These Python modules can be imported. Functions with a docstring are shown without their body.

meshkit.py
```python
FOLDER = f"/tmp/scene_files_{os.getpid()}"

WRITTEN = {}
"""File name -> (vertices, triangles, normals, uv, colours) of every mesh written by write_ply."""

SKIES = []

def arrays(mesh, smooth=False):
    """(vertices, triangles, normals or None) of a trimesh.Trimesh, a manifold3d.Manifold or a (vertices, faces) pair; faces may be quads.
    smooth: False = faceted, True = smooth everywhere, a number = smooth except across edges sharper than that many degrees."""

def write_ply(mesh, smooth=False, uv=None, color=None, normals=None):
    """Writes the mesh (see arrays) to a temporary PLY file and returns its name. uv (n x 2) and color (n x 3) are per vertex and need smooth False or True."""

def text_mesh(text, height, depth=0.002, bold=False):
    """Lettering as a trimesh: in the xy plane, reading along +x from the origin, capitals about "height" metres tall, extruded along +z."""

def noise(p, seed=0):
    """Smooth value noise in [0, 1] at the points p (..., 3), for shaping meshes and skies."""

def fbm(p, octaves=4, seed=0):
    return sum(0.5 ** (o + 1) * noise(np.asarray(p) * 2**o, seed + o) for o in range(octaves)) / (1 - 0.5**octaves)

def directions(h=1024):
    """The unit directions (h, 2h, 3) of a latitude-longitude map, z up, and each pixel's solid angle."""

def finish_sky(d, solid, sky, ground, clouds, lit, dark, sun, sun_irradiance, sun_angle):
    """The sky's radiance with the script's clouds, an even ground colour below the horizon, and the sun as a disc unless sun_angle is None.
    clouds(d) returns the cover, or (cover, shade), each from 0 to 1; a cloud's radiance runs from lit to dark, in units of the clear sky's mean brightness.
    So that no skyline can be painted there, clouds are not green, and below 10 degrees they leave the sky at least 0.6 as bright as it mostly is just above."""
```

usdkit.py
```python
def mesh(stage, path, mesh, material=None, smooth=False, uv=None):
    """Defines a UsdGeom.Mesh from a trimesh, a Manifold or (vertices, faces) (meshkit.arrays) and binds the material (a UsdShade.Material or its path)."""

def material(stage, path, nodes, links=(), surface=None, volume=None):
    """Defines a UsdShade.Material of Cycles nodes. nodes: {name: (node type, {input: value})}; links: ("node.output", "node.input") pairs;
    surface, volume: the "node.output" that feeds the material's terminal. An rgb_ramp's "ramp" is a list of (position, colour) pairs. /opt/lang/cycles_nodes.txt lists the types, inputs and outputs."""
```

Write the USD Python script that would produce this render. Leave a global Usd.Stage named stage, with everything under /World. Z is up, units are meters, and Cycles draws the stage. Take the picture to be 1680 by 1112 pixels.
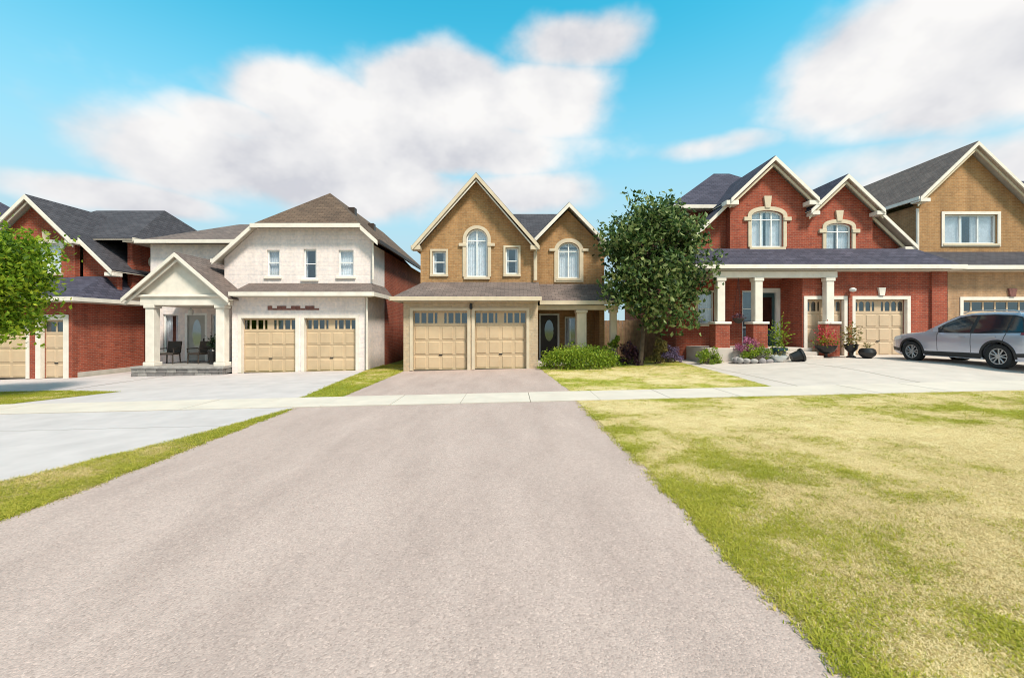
import math, random
import numpy as np, trimesh, manifold3d
import usdkit, meshkit
from shapely.geometry import Polygon, box as sbox, Point
from shapely import affinity
from shapely.ops import unary_union
from pxr import Usd, UsdGeom, UsdLux, UsdShade, Gf, Sdf, Vt

rng = np.random.default_rng(7)
random.seed(7)
stage = Usd.Stage.CreateInMemory()
UsdGeom.SetStageUpAxis(stage, 'Z')
UsdGeom.SetStageMetersPerUnit(stage, 1.0)
world = UsdGeom.Xform.Define(stage, '/World')
stage.SetDefaultPrim(world.GetPrim())

# ------------------------------------------------------------------ camera, sky, sun
F = 700.0                                  # focal length in photo pixels (1680 wide)
cam = UsdGeom.Camera.Define(stage, '/World/camera')
cam.CreateHorizontalApertureAttr(36.0)
cam.CreateVerticalApertureAttr(36.0 * 677 / 1024)
cam.CreateFocalLengthAttr(36.0 * F / 1680)
cam.CreateVerticalApertureOffsetAttr(-36.0 * 19 / 1680)
cam.CreateClippingRangeAttr(Gf.Vec2f(0.05, 5000))
cam.CreateExposureAttr(2.0)
cam.AddTranslateOp().Set(Gf.Vec3d(0, 0, 1.6))
cam.AddRotateXOp().Set(90.0)

SUN = np.array([0.40, -0.52, 0.84]); SUN = SUN / np.linalg.norm(SUN)
SUN_ELEV, SUN_ROT = math.asin(SUN[2]), math.atan2(SUN[0], SUN[1])
sun = UsdLux.DistantLight.Define(stage, '/World/sun')
sun.CreateIntensityAttr(0.36)
sun.CreateAngleAttr(10.0)
sun.CreateColorAttr(Gf.Vec3f(1.0, 0.91, 0.79))
sun.GetPrim().CreateAttribute('inputs:normalize', Sdf.ValueTypeNames.Bool).Set(True)
_z = SUN; _x = np.cross([0, 0, 1.0], _z); _x /= np.linalg.norm(_x); _y = np.cross(_z, _x)
sun.AddTransformOp().Set(Gf.Matrix4d(*_x, 0, *_y, 0, *_z, 0, 0, 0, 0, 1))

dome = UsdLux.DomeLight.Define(stage, '/World/sky')
dome.GetPrim().SetCustomDataByKey('kind', 'structure')

def sky_material():
    N = {'tc': ('texture_coordinate', {}),
         'sky': ('sky_texture', {'sky_type': 'single_scattering', 'sun_disc': False, 'sun_elevation': SUN_ELEV, 'sun_rotation': SUN_ROT,
                                 'air_density': 1.0, 'aerosol_density': 0.6, 'ozone_density': 1.0}),
         'tint': ('mix_color', {'blend_type': 'multiply', 'fac': 1.0, 'b': (0.125, 0.81, 0.70), 'use_clamp': False, 'use_clamp_result': False}),
         'n1': ('noise_texture', {'scale': 4.6, 'detail': 8.0, 'roughness': 0.52}),
         'n2': ('noise_texture', {'scale': 2.2, 'detail': 5.0, 'roughness': 0.55}),
         'stretch': ('mapping', {'scale': (1.0, 1.0, 1.35)}),
         'up': ('mapping', {'location': (0.0, 0.0, 0.12), 'scale': (1.0, 1.0, 1.35)}),
         'n3': ('noise_texture', {'scale': 4.6, 'detail': 8.0, 'roughness': 0.52}),
         'cl_col': ('rgb_ramp', {'ramp': [(0.0, (1.62, 1.65, 1.78)), (0.45, (2.05, 2.05, 2.10)), (1.0, (2.42, 2.39, 2.36))]}),
         'sep': ('separate_xyz', {}),
         'mixc': ('mix_color', {'blend_type': 'mix', 'use_clamp': False, 'use_clamp_result': False}),
         'haze_f': ('map_range', {'range_type': 'smoothstep', 'from_min': 0.10, 'from_max': 0.62, 'to_min': 0.97, 'to_max': 0.0, 'clamp': True}),
         'haze': ('mix_color', {'blend_type': 'mix', 'b': (1.36, 1.72, 1.95), 'use_clamp': False, 'use_clamp_result': False}),
         'bg': ('background_shader', {'strength': 0.10})}
    L = [('tc.generated', 'sep.vector'), ('tc.generated', 'stretch.vector'), ('tc.generated', 'up.vector'),
         ('stretch.vector', 'n1.vector'), ('stretch.vector', 'n2.vector'), ('up.vector', 'n3.vector'),
         ('sky.color', 'tint.a'), ('sep.z', 'haze_f.value'), ('haze_f.result', 'haze.fac'), ('tint.result', 'haze.a'), ('haze.result', 'mixc.a')]
    # cumulus banks: (direction, radii across / depth-wise / vertical, weight)
    def d(px, py):
        v = np.array([(px - 840) / F, 1.0, (537 - py) / F]); return v / np.linalg.norm(v)
    banks = [(d(545, 175), (0.22, 0.22, 0.075), 1.05), (d(720, 155), (0.22, 0.22, 0.085), 1.15), (d(890, 160), (0.17, 0.17, 0.08), 1.0), (d(400, 205), (0.13, 0.13, 0.05), 0.85),
             (d(940, 70), (0.17, 0.17, 0.05), 1.0), (d(660, 235), (0.36, 0.36, 0.07), 1.05), (d(500, 290), (0.36, 0.36, 0.085), 1.15), (d(190, 325), (0.20, 0.20, 0.035), 0.9),
             (d(1460, 105), (0.19, 0.19, 0.105), 1.2), (d(1650, 55), (0.21, 0.21, 0.13), 1.15), (d(1580, 160), (0.22, 0.22, 0.05), 0.95), (d(1640, 275), (0.25, 0.25, 0.06), 0.80), (d(1420, 270), (0.2, 0.2, 0.05), 0.6),
             (d(1190, 238), (0.16, 0.16, 0.028), 0.62), (d(800, 320), (0.3, 0.3, 0.05), 0.75), 
             (np.array([-0.88, -0.2, 0.45]), (0.4, 0.4, 0.16), 1.1), (np.array([0.85, -0.1, 0.45]), (0.45, 0.5, 0.2), 1.1), (np.array([-0.75, -0.4, 0.5]), (0.45, 0.5, 0.2), 1.1),
             (np.array([-0.2, -0.85, 0.4]), (0.55, 0.5, 0.2), 1.1), (np.array([0.5, -0.75, 0.5]), (0.5, 0.5, 0.2), 1.1), (np.array([0.0, -0.3, 0.95]), (0.45, 0.35, 0.25), 1.0)]
    prev = None
    for i, (c, r, w) in enumerate(banks):
        N[f'sub{i}'] = ('vector_math', {'math_type': 'subtract', 'vector2': tuple(c)})
        N[f'mul{i}'] = ('vector_math', {'math_type': 'multiply', 'vector2': tuple(1 / np.array(r))})
        N[f'len{i}'] = ('vector_math', {'math_type': 'length'})
        N[f'rng{i}'] = ('map_range', {'range_type': 'smoothstep', 'from_min': 0.15, 'from_max': 1.55, 'to_min': w, 'to_max': 0.0, 'clamp': True})
        L += [('tc.generated', f'sub{i}.vector1'), (f'sub{i}.vector', f'mul{i}.vector1'), (f'mul{i}.vector', f'len{i}.vector1'), (f'len{i}.value', f'rng{i}.value')]
        if prev is None:
            prev = f'rng{i}.result'
        else:
            N[f'max{i}'] = ('math', {'math_type': 'maximum'})
            L += [(prev, f'max{i}.value1'), (f'rng{i}.result', f'max{i}.value2')]
            prev = f'max{i}.value'
    N['nmul'] = ('math', {'math_type': 'multiply_add', 'value2': 1.25, 'value3': -0.65})
    N['wisp'] = ('math', {'math_type': 'multiply_add', 'value2': 0.9, 'value3': -0.50})
    N['sum'] = ('math', {'math_type': 'add'})
    N['sum2'] = ('math', {'math_type': 'add'})
    N['cover'] = ('map_range', {'range_type': 'smoothstep', 'from_min': 0.13, 'from_max': 0.66, 'to_min': 0.0, 'to_max': 1.0, 'clamp': True})
    N['dif'] = ('math', {'math_type': 'subtract'})
    N['shade'] = ('math', {'math_type': 'multiply_add', 'value2': 2.6, 'value3': 0.62, 'use_clamp': True})
    L += [('n1.fac', 'nmul.value1'), ('n2.fac', 'wisp.value1'), ('nmul.value', 'sum.value1'), (prev, 'sum.value2'), ('sum.value', 'sum2.value1'), ('wisp.value', 'sum2.value2'),
          ('sum2.value', 'cover.value'), ('n1.fac', 'dif.value1'), ('n3.fac', 'dif.value2'), ('dif.value', 'shade.value1'), ('shade.value', 'cl_col.fac'),
          ('cover.result', 'mixc.fac'), ('cl_col.color', 'mixc.b'), ('mixc.result', 'bg.color')]
    return usdkit.material(stage, '/World/Looks/sky_air', N, L, surface='bg.background')

UsdGeom.Scope.Define(stage, '/World/Looks')
UsdShade.MaterialBindingAPI.Apply(dome.GetPrim()).Bind(sky_material())

# ------------------------------------------------------------------ materials
M = {}
def plain(name, col, rough=0.6, metal=0.0, spec=0.4, var=0.06, scale=3.0, bump=0.0, bscale=60.0, coat=0.0):
    """a colour with slight wear in value and, when asked, fine relief"""
    c = np.array(col)
    N = {'g': ('geometry', {}), 'n': ('noise_texture', {'scale': scale, 'detail': 5.0, 'roughness': 0.6}),
         'r': ('rgb_ramp', {'ramp': [(0.25, tuple(c * (1 - 2.2 * var))), (0.75, tuple(np.minimum(c * (1 + 1.6 * var), 0.95)))]}),
         'p': ('principled_bsdf', {'roughness': rough, 'metallic': metal, 'specular_ior_level': spec, 'coat_weight': coat})}
    L = [('g.position', 'n.vector'), ('n.fac', 'r.fac'), ('r.color', 'p.base_color')]
    if bump:
        N['n2'] = ('noise_texture', {'scale': bscale, 'detail': 4.0}); N['b'] = ('bump', {'strength': bump, 'distance': 0.02})
        L += [('g.position', 'n2.vector'), ('n2.fac', 'b.height'), ('b.normal', 'p.normal')]
    M[name] = usdkit.material(stage, '/World/Looks/' + name, N, L, surface='p.BSDF')

def brick(name, c1, c2, mortar, bw=0.21, rh=0.072, ms=0.006, stain=0.16):
    N = {'uv': ('attribute', {'attribute': 'st'}),
         'b': ('brick_texture', {'color1': c1, 'color2': c2, 'mortar': mortar, 'scale': 1.0, 'mortar_size': ms, 'mortar_smooth': 0.2, 'bias': -0.1, 'brick_width': bw, 'row_height': rh}),
         'g': ('geometry', {}), 'n': ('noise_texture', {'scale': 1.1, 'detail': 6.0, 'roughness': 0.62}),
         'nf': ('noise_texture', {'scale': 9.0, 'detail': 3.0}),
         'ms': ('mapping', {'scale': (2.2, 2.2, 0.28)}), 'r': ('rgb_ramp', {'ramp': [(0.28, (1 - stain * 2.0,) * 3), (0.72, (1 + stain * 0.5,) * 3)]}),
         'r2': ('rgb_ramp', {'ramp': [(0.2, (0.78, 0.80, 0.84)), (0.8, (1.12, 1.06, 1.0))]}),
         'm': ('mix_color', {'blend_type': 'multiply', 'fac': 1.0, 'use_clamp': False}), 'm2': ('mix_color', {'blend_type': 'multiply', 'fac': 1.0, 'use_clamp': False}),
         'bp': ('bump', {'strength': 0.6, 'distance': 0.008, 'invert': True}),
         'p': ('principled_bsdf', {'roughness': 0.85, 'specular_ior_level': 0.25})}
    L = [('uv.vector', 'b.vector'), ('g.position', 'ms.vector'), ('ms.vector', 'n.vector'), ('g.position', 'nf.vector'), ('n.fac', 'r.fac'), ('nf.fac', 'r2.fac'), ('b.color', 'm.a'), ('r.color', 'm.b'),
         ('m.result', 'm2.a'), ('r2.color', 'm2.b'), ('m2.result', 'p.base_color'), ('b.fac', 'bp.height'), ('bp.normal', 'p.normal')]
    M[name] = usdkit.material(stage, '/World/Looks/' + name, N, L, surface='p.BSDF')

def shingle(name, c1, c2):
    N = {'uv': ('attribute', {'attribute': 'st'}),
         'b': ('brick_texture', {'color1': c1, 'color2': c2, 'mortar': tuple(np.array(c1) * 0.35), 'scale': 1.0, 'mortar_size': 0.010, 'mortar_smooth': 0.5, 'brick_width': 0.30, 'row_height': 0.15, 'bias': 0.0}),
         'g': ('geometry', {}), 'n': ('noise_texture', {'scale': 0.9, 'detail': 6.0, 'roughness': 0.65}), 'nf': ('noise_texture', {'scale': 120.0, 'detail': 2.0}),
         'r': ('rgb_ramp', {'ramp': [(0.25, (0.72, 0.72, 0.74)), (0.75, (1.15, 1.12, 1.10))]}), 'r2': ('rgb_ramp', {'ramp': [(0.2, (0.7, 0.7, 0.7)), (0.8, (1.2, 1.2, 1.2))]}),
         'm': ('mix_color', {'blend_type': 'multiply', 'fac': 1.0, 'use_clamp': False}), 'm2': ('mix_color', {'blend_type': 'multiply', 'fac': 1.0, 'use_clamp': False}),
         'bp': ('bump', {'strength': 0.8, 'distance': 0.012, 'invert': True}),
         'p': ('principled_bsdf', {'roughness': 0.9, 'specular_ior_level': 0.25})}
    L = [('uv.vector', 'b.vector'), ('g.position', 'n.vector'), ('g.position', 'nf.vector'), ('n.fac', 'r.fac'), ('nf.fac', 'r2.fac'), ('b.color', 'm.a'), ('r.color', 'm.b'), ('m.result', 'm2.a'),
         ('r2.color', 'm2.b'), ('m2.result', 'p.base_color'), ('b.fac', 'bp.height'), ('bp.normal', 'p.normal')]
    M[name] = usdkit.material(stage, '/World/Looks/' + name, N, L, surface='p.BSDF')

def leaf(name, stops, trans=0.35, patch=0.7):
    N = {'g': ('geometry', {}), 'a': ('attribute', {'attribute': 'rnd'}), 'r': ('rgb_ramp', {'ramp': stops}), 'n': ('noise_texture', {'scale': patch, 'detail': 3.0}),
         'mf': ('mix_float', {'fac': 0.5}),
         'p': ('principled_bsdf', {'roughness': 0.55, 'specular_ior_level': 0.3}), 't': ('translucent_bsdf', {}), 'mix': ('mix_closure', {'fac': trans})}
    L = [('g.position', 'n.vector'), ('a.fac', 'mf.a'), ('n.fac', 'mf.b'), ('mf.result', 'r.fac'), ('r.color', 'p.base_color'), ('r.color', 't.color'),
         ('p.BSDF', 'mix.closure1'), ('t.BSDF', 'mix.closure2')]
    M[name] = usdkit.material(stage, '/World/Looks/' + name, N, L, surface='mix.closure')

def ground_mat(name, stops, scale, fine, bump=0.3, rough=0.9, stretch=(1, 1, 1), big=0.35, fine_mix=0.45):
    N = {'g': ('geometry', {}), 'mp': ('mapping', {'scale': stretch}), 'n': ('noise_texture', {'scale': scale, 'detail': 6.0, 'roughness': 0.62}), 'nf': ('noise_texture', {'scale': fine, 'detail': 3.0, 'roughness': 0.7}),
         'nb': ('noise_texture', {'scale': big, 'detail': 3.0}),
         'mf': ('mix_float', {'fac': fine_mix}), 'mf2': ('mix_float', {'fac': 0.30}), 'r': ('rgb_ramp', {'ramp': stops}), 'b': ('bump', {'strength': bump, 'distance': 0.01}),
         'p': ('principled_bsdf', {'roughness': rough, 'specular_ior_level': 0.25})}
    L = [('g.position', 'mp.vector'), ('mp.vector', 'n.vector'), ('mp.vector', 'nb.vector'), ('g.position', 'nf.vector'), ('n.fac', 'mf.a'), ('nf.fac', 'mf.b'), ('mf.result', 'mf2.a'), ('nb.fac', 'mf2.b'), ('mf2.result', 'r.fac'),
         ('r.color', 'p.base_color'), ('nf.fac', 'b.height'), ('b.normal', 'p.normal')]
    M[name] = usdkit.material(stage, '/World/Looks/' + name, N, L, surface='p.BSDF')

def glass(name, tint, gloss=0.06, base=0.10):
    N = {'f': ('layer_weight', {'blend': 0.5}), 'pw': ('math', {'math_type': 'power', 'value2': 3.0}), 'ma': ('math', {'math_type': 'multiply_add', 'value2': 0.7, 'value3': base}),
         't': ('transparent_bsdf', {'color': tint}), 'gl': ('glossy_bsdf', {'color': (0.95, 0.97, 1.0), 'roughness': gloss, 'distribution': 'ggx'}), 'm': ('mix_closure', {})}
    M[name] = usdkit.material(stage, '/World/Looks/' + name, N, [('f.facing', 'pw.value1'), ('pw.value', 'ma.value1'), ('ma.value', 'm.fac'), ('t.BSDF', 'm.closure1'), ('gl.BSDF', 'm.closure2')], surface='m.closure')

brick('red_brick', (0.370, 0.078, 0.041), (0.255, 0.050, 0.029), (0.34, 0.20, 0.145))
brick('tan_brick', (0.41, 0.232, 0.102), (0.325, 0.175, 0.075), (0.43, 0.30, 0.18))
brick('gold_brick', (0.41, 0.228, 0.100), (0.325, 0.172, 0.073), (0.43, 0.30, 0.18))
brick('cream_brick', (0.520, 0.400, 0.270), (0.440, 0.330, 0.220), (0.48, 0.40, 0.31), stain=0.08)
brick('white_brick', (0.80, 0.705, 0.675), (0.75, 0.66, 0.63), (0.77, 0.69, 0.655), bw=0.40, rh=0.19, ms=0.007, stain=0.08)
brick('peach_brick', (0.470, 0.290, 0.165), (0.390, 0.235, 0.130), (0.48, 0.35, 0.24))
shingle('grey_shingle', (0.075, 0.070, 0.080), (0.050, 0.046, 0.054))
shingle('brown_shingle', (0.150, 0.100, 0.070), (0.105, 0.070, 0.050))
shingle('slate_shingle', (0.075, 0.070, 0.100), (0.046, 0.044, 0.066))
shingle('mauve_shingle', (0.190, 0.145, 0.128), (0.135, 0.104, 0.094))
plain('cream_trim', (0.54, 0.445, 0.325), 0.5, var=0.06)
plain('white_trim', (0.68, 0.615, 0.54), 0.5, var=0.06)
plain('pale_stone', (0.62, 0.55, 0.46), 0.8, var=0.08, bump=0.3)
plain('soffit_white', (0.55, 0.48, 0.40), 0.6)
plain('garage_tan', (0.495, 0.362, 0.228), 0.5, var=0.07, scale=1.2)
plain('garage_beige', (0.51, 0.375, 0.25), 0.5, var=0.07, scale=1.2)
plain('frame_white', (0.74, 0.74, 0.72), 0.4)
plain('curtain_white', (0.86, 0.84, 0.84), 0.9, var=0.08, scale=6.0)
plain('blind_grey', (0.66, 0.65, 0.66), 0.8)
plain('dark_brown', (0.045, 0.028, 0.02), 0.45)
plain('door_teal', (0.035, 0.075, 0.085), 0.35)
plain('door_grey', (0.34, 0.33, 0.31), 0.4)
plain('dark_metal', (0.02, 0.02, 0.022), 0.4, metal=0.3)
plain('black_plastic', (0.018, 0.018, 0.02), 0.5)
plain('wicker', (0.05, 0.036, 0.028), 0.7, bump=0.6, bscale=90)
plain('grey_stone', (0.17, 0.155, 0.15), 0.85, var=0.15, scale=5, bump=0.6, bscale=30)
plain('grey_stone_pale', (0.27, 0.25, 0.235), 0.85, var=0.15, scale=5, bump=0.6, bscale=30)
plain('bed_stone', (0.34, 0.31, 0.295), 0.85, var=0.15, scale=7, bump=0.6, bscale=30)
plain('bed_stone_dark', (0.26, 0.23, 0.23), 0.85, var=0.15, scale=7, bump=0.6, bscale=30)
plain('old_red_brick', (0.20, 0.085, 0.07), 0.85, var=0.2, scale=9, bump=0.5)
plain('foundation', (0.46, 0.41, 0.36), 0.9, var=0.08, bump=0.4)
plain('concrete', (0.46, 0.405, 0.395), 0.85, var=0.06, scale=1.6, bump=0.25, bscale=150)
plain('concrete_warm', (0.49, 0.42, 0.37), 0.85, var=0.06, scale=1.6, bump=0.25, bscale=150)
plain('walk_slab', (0.54, 0.465, 0.395), 0.85, var=0.05, scale=1.6, bump=0.25, bscale=150)
plain('fence_wood', (0.26, 0.16, 0.095), 0.85, var=0.2, scale=5, bump=0.4)
plain('bark', (0.085, 0.06, 0.042), 0.95, var=0.25, scale=8, bump=1.0, bscale=40)
plain('dark_soil', (0.05, 0.034, 0.024), 0.95, var=0.3, bump=0.8)
plain('clay_teal', (0.02, 0.05, 0.06), 0.3)
plain('pot_black', (0.014, 0.013, 0.013), 0.35)
plain('pot_white', (0.60, 0.60, 0.58), 0.4)
plain('car_silver', (0.42, 0.44, 0.53), 0.30, metal=0.65, spec=0.5, var=0.01, coat=1.0)
plain('car_glass', (0.008, 0.010, 0.014), 0.06, spec=0.8, var=0.02)
plain('tyre', (0.014, 0.014, 0.015), 0.85)
plain('rim', (0.50, 0.50, 0.52), 0.3, metal=0.8)
plain('rear_lamp', (0.16, 0.010, 0.012), 0.15, spec=0.7)
plain('clear_lamp', (0.55, 0.57, 0.60), 0.12, spec=0.8)
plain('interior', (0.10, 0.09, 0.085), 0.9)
plain('flower_red', (0.50, 0.03, 0.04), 0.6, var=0.2)
plain('flower_pink', (0.42, 0.10, 0.20), 0.6, var=0.25, scale=9)
glass('pane_glass', (0.92, 0.94, 0.96))
glass('dark_glass', (0.30, 0.33, 0.34), base=0.14)
def asphalt():
    N = {'g': ('geometry', {}), 'mp': ('mapping', {'scale': (1.0, 0.28, 1.0)}), 'nb': ('noise_texture', {'scale': 1.6, 'detail': 6.0, 'roughness': 0.6}), 'nm': ('noise_texture', {'scale': 11.0, 'detail': 5.0, 'roughness': 0.7}),
         'v': ('voronoi_texture', {'feature': 'f1', 'scale': 95.0}), 'bw': ('rgb_to_bw', {}), 'vb': ('voronoi_texture', {'feature': 'f1', 'scale': 95.0}), 'nf': ('noise_texture', {'scale': 260.0, 'detail': 2.0}),
         'r': ('rgb_ramp', {'ramp': [(0.25, (0.325, 0.245, 0.218)), (0.50, (0.385, 0.293, 0.261)), (0.75, (0.435, 0.334, 0.299))]}),
         'r2': ('rgb_ramp', {'ramp': [(0.0, (0.70, 0.69, 0.68)), (0.35, (0.94, 0.94, 0.94)), (0.75, (1.07, 1.06, 1.05)), (1.0, (1.36, 1.33, 1.31))]}), 'r3': ('rgb_ramp', {'ramp': [(0.25, (0.93, 0.93, 0.935)), (0.75, (1.06, 1.06, 1.055))]}),
         'm': ('mix_color', {'blend_type': 'multiply', 'fac': 1.0, 'use_clamp': False}), 'm2': ('mix_color', {'blend_type': 'multiply', 'fac': 1.0, 'use_clamp': False}),
         'b': ('bump', {'strength': 0.55, 'distance': 0.004, 'invert': True}), 'p': ('principled_bsdf', {'roughness': 0.92, 'specular_ior_level': 0.2})}
    L = [('g.position', 'mp.vector'), ('mp.vector', 'nb.vector'), ('g.position', 'nm.vector'), ('g.position', 'v.vector'), ('g.position', 'vb.vector'), ('v.color', 'bw.color'), ('nb.fac', 'r.fac'), ('bw.val', 'r2.fac'), ('nm.fac', 'r3.fac'),
         ('r.color', 'm.a'), ('r2.color', 'm.b'), ('m.result', 'm2.a'), ('r3.color', 'm2.b'), ('m2.result', 'p.base_color'), ('vb.distance', 'b.height'), ('b.normal', 'p.normal')]
    M['asphalt'] = usdkit.material(stage, '/World/Looks/asphalt', N, L, surface='p.BSDF')
asphalt()
def turf_mat():
    N = {'a': ('attribute', {'attribute': 'dry'}), 'g': ('geometry', {}), 'nf': ('noise_texture', {'scale': 34.0, 'detail': 4.0, 'roughness': 0.7}), 'nm': ('noise_texture', {'scale': 6.0, 'detail': 4.0, 'roughness': 0.65}),
         'a1': ('math', {'math_type': 'multiply_add', 'value2': 0.55, 'value3': -0.275}), 'a2': ('math', {'math_type': 'multiply_add', 'value2': 0.55, 'value3': -0.275}), 's1': ('math', {'math_type': 'add'}), 's2': ('math', {'math_type': 'add'}),
         'r': ('rgb_ramp', {'ramp': [(0.20, (0.185, 0.200, 0.022)), (0.36, (0.270, 0.270, 0.034)), (0.48, (0.37, 0.325, 0.080)), (0.58, (0.47, 0.38, 0.165)), (0.78, (0.58, 0.475, 0.245))]}),
         'b': ('bump', {'strength': 0.5, 'distance': 0.012}), 'p': ('principled_bsdf', {'roughness': 0.9, 'specular_ior_level': 0.2})}
    L = [('g.position', 'nf.vector'), ('g.position', 'nm.vector'), ('nf.fac', 'a1.value1'), ('nm.fac', 'a2.value1'), ('a.fac', 's1.value1'), ('a1.value', 's1.value2'), ('s1.value', 's2.value1'), ('a2.value', 's2.value2'), ('s2.value', 'r.fac'),
         ('r.color', 'p.base_color'), ('nf.fac', 'b.height'), ('b.normal', 'p.normal')]
    M['turf_patchy'] = usdkit.material(stage, '/World/Looks/turf_patchy', N, L, surface='p.BSDF')
turf_mat()
ground_mat('turf', [(0.30, (0.260, 0.245, 0.045)), (0.43, (0.420, 0.355, 0.100)), (0.53, (0.62, 0.50, 0.23)), (0.70, (0.74, 0.61, 0.35))], 1.3, 26.0, 0.5, big=0.5)
ground_mat('turf_green', [(0.30, (0.15, 0.165, 0.020)), (0.5, (0.23, 0.23, 0.028)), (0.72, (0.31, 0.28, 0.055))], 1.3, 26.0, 0.5)
leaf('tree_leaf', [(0.24, (0.014, 0.034, 0.009)), (0.44, (0.055, 0.108, 0.024)), (0.60, (0.145, 0.205, 0.055)), (0.78, (0.36, 0.39, 0.16))], 0.38, patch=1.3)
leaf('bright_leaf', [(0.2, (0.05, 0.11, 0.008)), (0.48, (0.18, 0.29, 0.016)), (0.75, (0.42, 0.48, 0.035))], 0.5, patch=1.0)
leaf('dark_leaf', [(0.2, (0.010, 0.024, 0.012)), (0.8, (0.045, 0.075, 0.03))], 0.2)
leaf('bush_leaf', [(0.2, (0.07, 0.13, 0.009)), (0.5, (0.19, 0.28, 0.017)), (0.8, (0.40, 0.46, 0.05))], 0.42)
leaf('purple_leaf', [(0.2, (0.020, 0.008, 0.014)), (0.6, (0.075, 0.022, 0.040)), (0.85, (0.22, 0.11, 0.16))], 0.2)
leaf('lavender_leaf', [(0.2, (0.06, 0.05, 0.10)), (0.6, (0.17, 0.12, 0.22)), (0.85, (0.34, 0.26, 0.36))], 0.2)
leaf('straw_leaf', [(0.2, (0.12, 0.10, 0.03)), (0.6, (0.25, 0.20, 0.06)), (0.85, (0.42, 0.33, 0.14))], 0.3)
leaf('pink_petal', [(0.2, (0.22, 0.06, 0.14)), (0.8, (0.50, 0.16, 0.28))], 0.3)
leaf('red_petal', [(0.2, (0.30, 0.02, 0.03)), (0.8, (0.58, 0.07, 0.08))], 0.3)
def blade(name, stops, trans=0.3):
    N = {'a': ('attribute', {'attribute': 'rnd'}), 'g': ('geometry', {}), 'n': ('noise_texture', {'scale': 0.9, 'detail': 4.0}), 'mf': ('mix_float', {'fac': 0.45}), 'r': ('rgb_ramp', {'ramp': stops}),
         'p': ('principled_bsdf', {'roughness': 0.6, 'specular_ior_level': 0.25}), 't': ('translucent_bsdf', {}), 'mix': ('mix_closure', {'fac': trans})}
    L = [('g.position', 'n.vector'), ('a.fac', 'mf.a'), ('n.fac', 'mf.b'), ('mf.result', 'r.fac'), ('r.color', 'p.base_color'), ('r.color', 't.color'), ('p.BSDF', 'mix.closure1'), ('t.BSDF', 'mix.closure2')]
    M[name] = usdkit.material(stage, '/World/Looks/' + name, N, L, surface='mix.closure')
blade('blade_green', [(0.25, (0.200, 0.235, 0.018)), (0.5, (0.350, 0.365, 0.030)), (0.8, (0.54, 0.48, 0.075))], 0.45)
blade('blade_olive', [(0.25, (0.270, 0.245, 0.035)), (0.5, (0.480, 0.410, 0.082)), (0.8, (0.64, 0.52, 0.17))], 0.45)
blade('blade_straw', [(0.25, (0.40, 0.290, 0.110)), (0.5, (0.70, 0.55, 0.27)), (0.8, (0.84, 0.71, 0.43))], 0.45)

# ------------------------------------------------------------------ helpers
def smooth(t): t = np.clip(t, 0, 1); return t * t * (3 - 2 * t)
def gz(x, y):
    """height of the ground"""
    x, y = np.asarray(x, float), np.asarray(y, float)
    base = 0.0232 * np.clip(x, -26, 14)
    return base + 0.17 * smooth((y - 9.8) / 3.2) * smooth((x - 5.5) / 6.0)

used = {}
def fresh(parent, name):
    k = (parent, name); n = used.get(k, 0); used[k] = n + 1
    return f'{parent}/{name}' if n == 0 else f'{parent}/{name}_{n:03d}'

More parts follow.
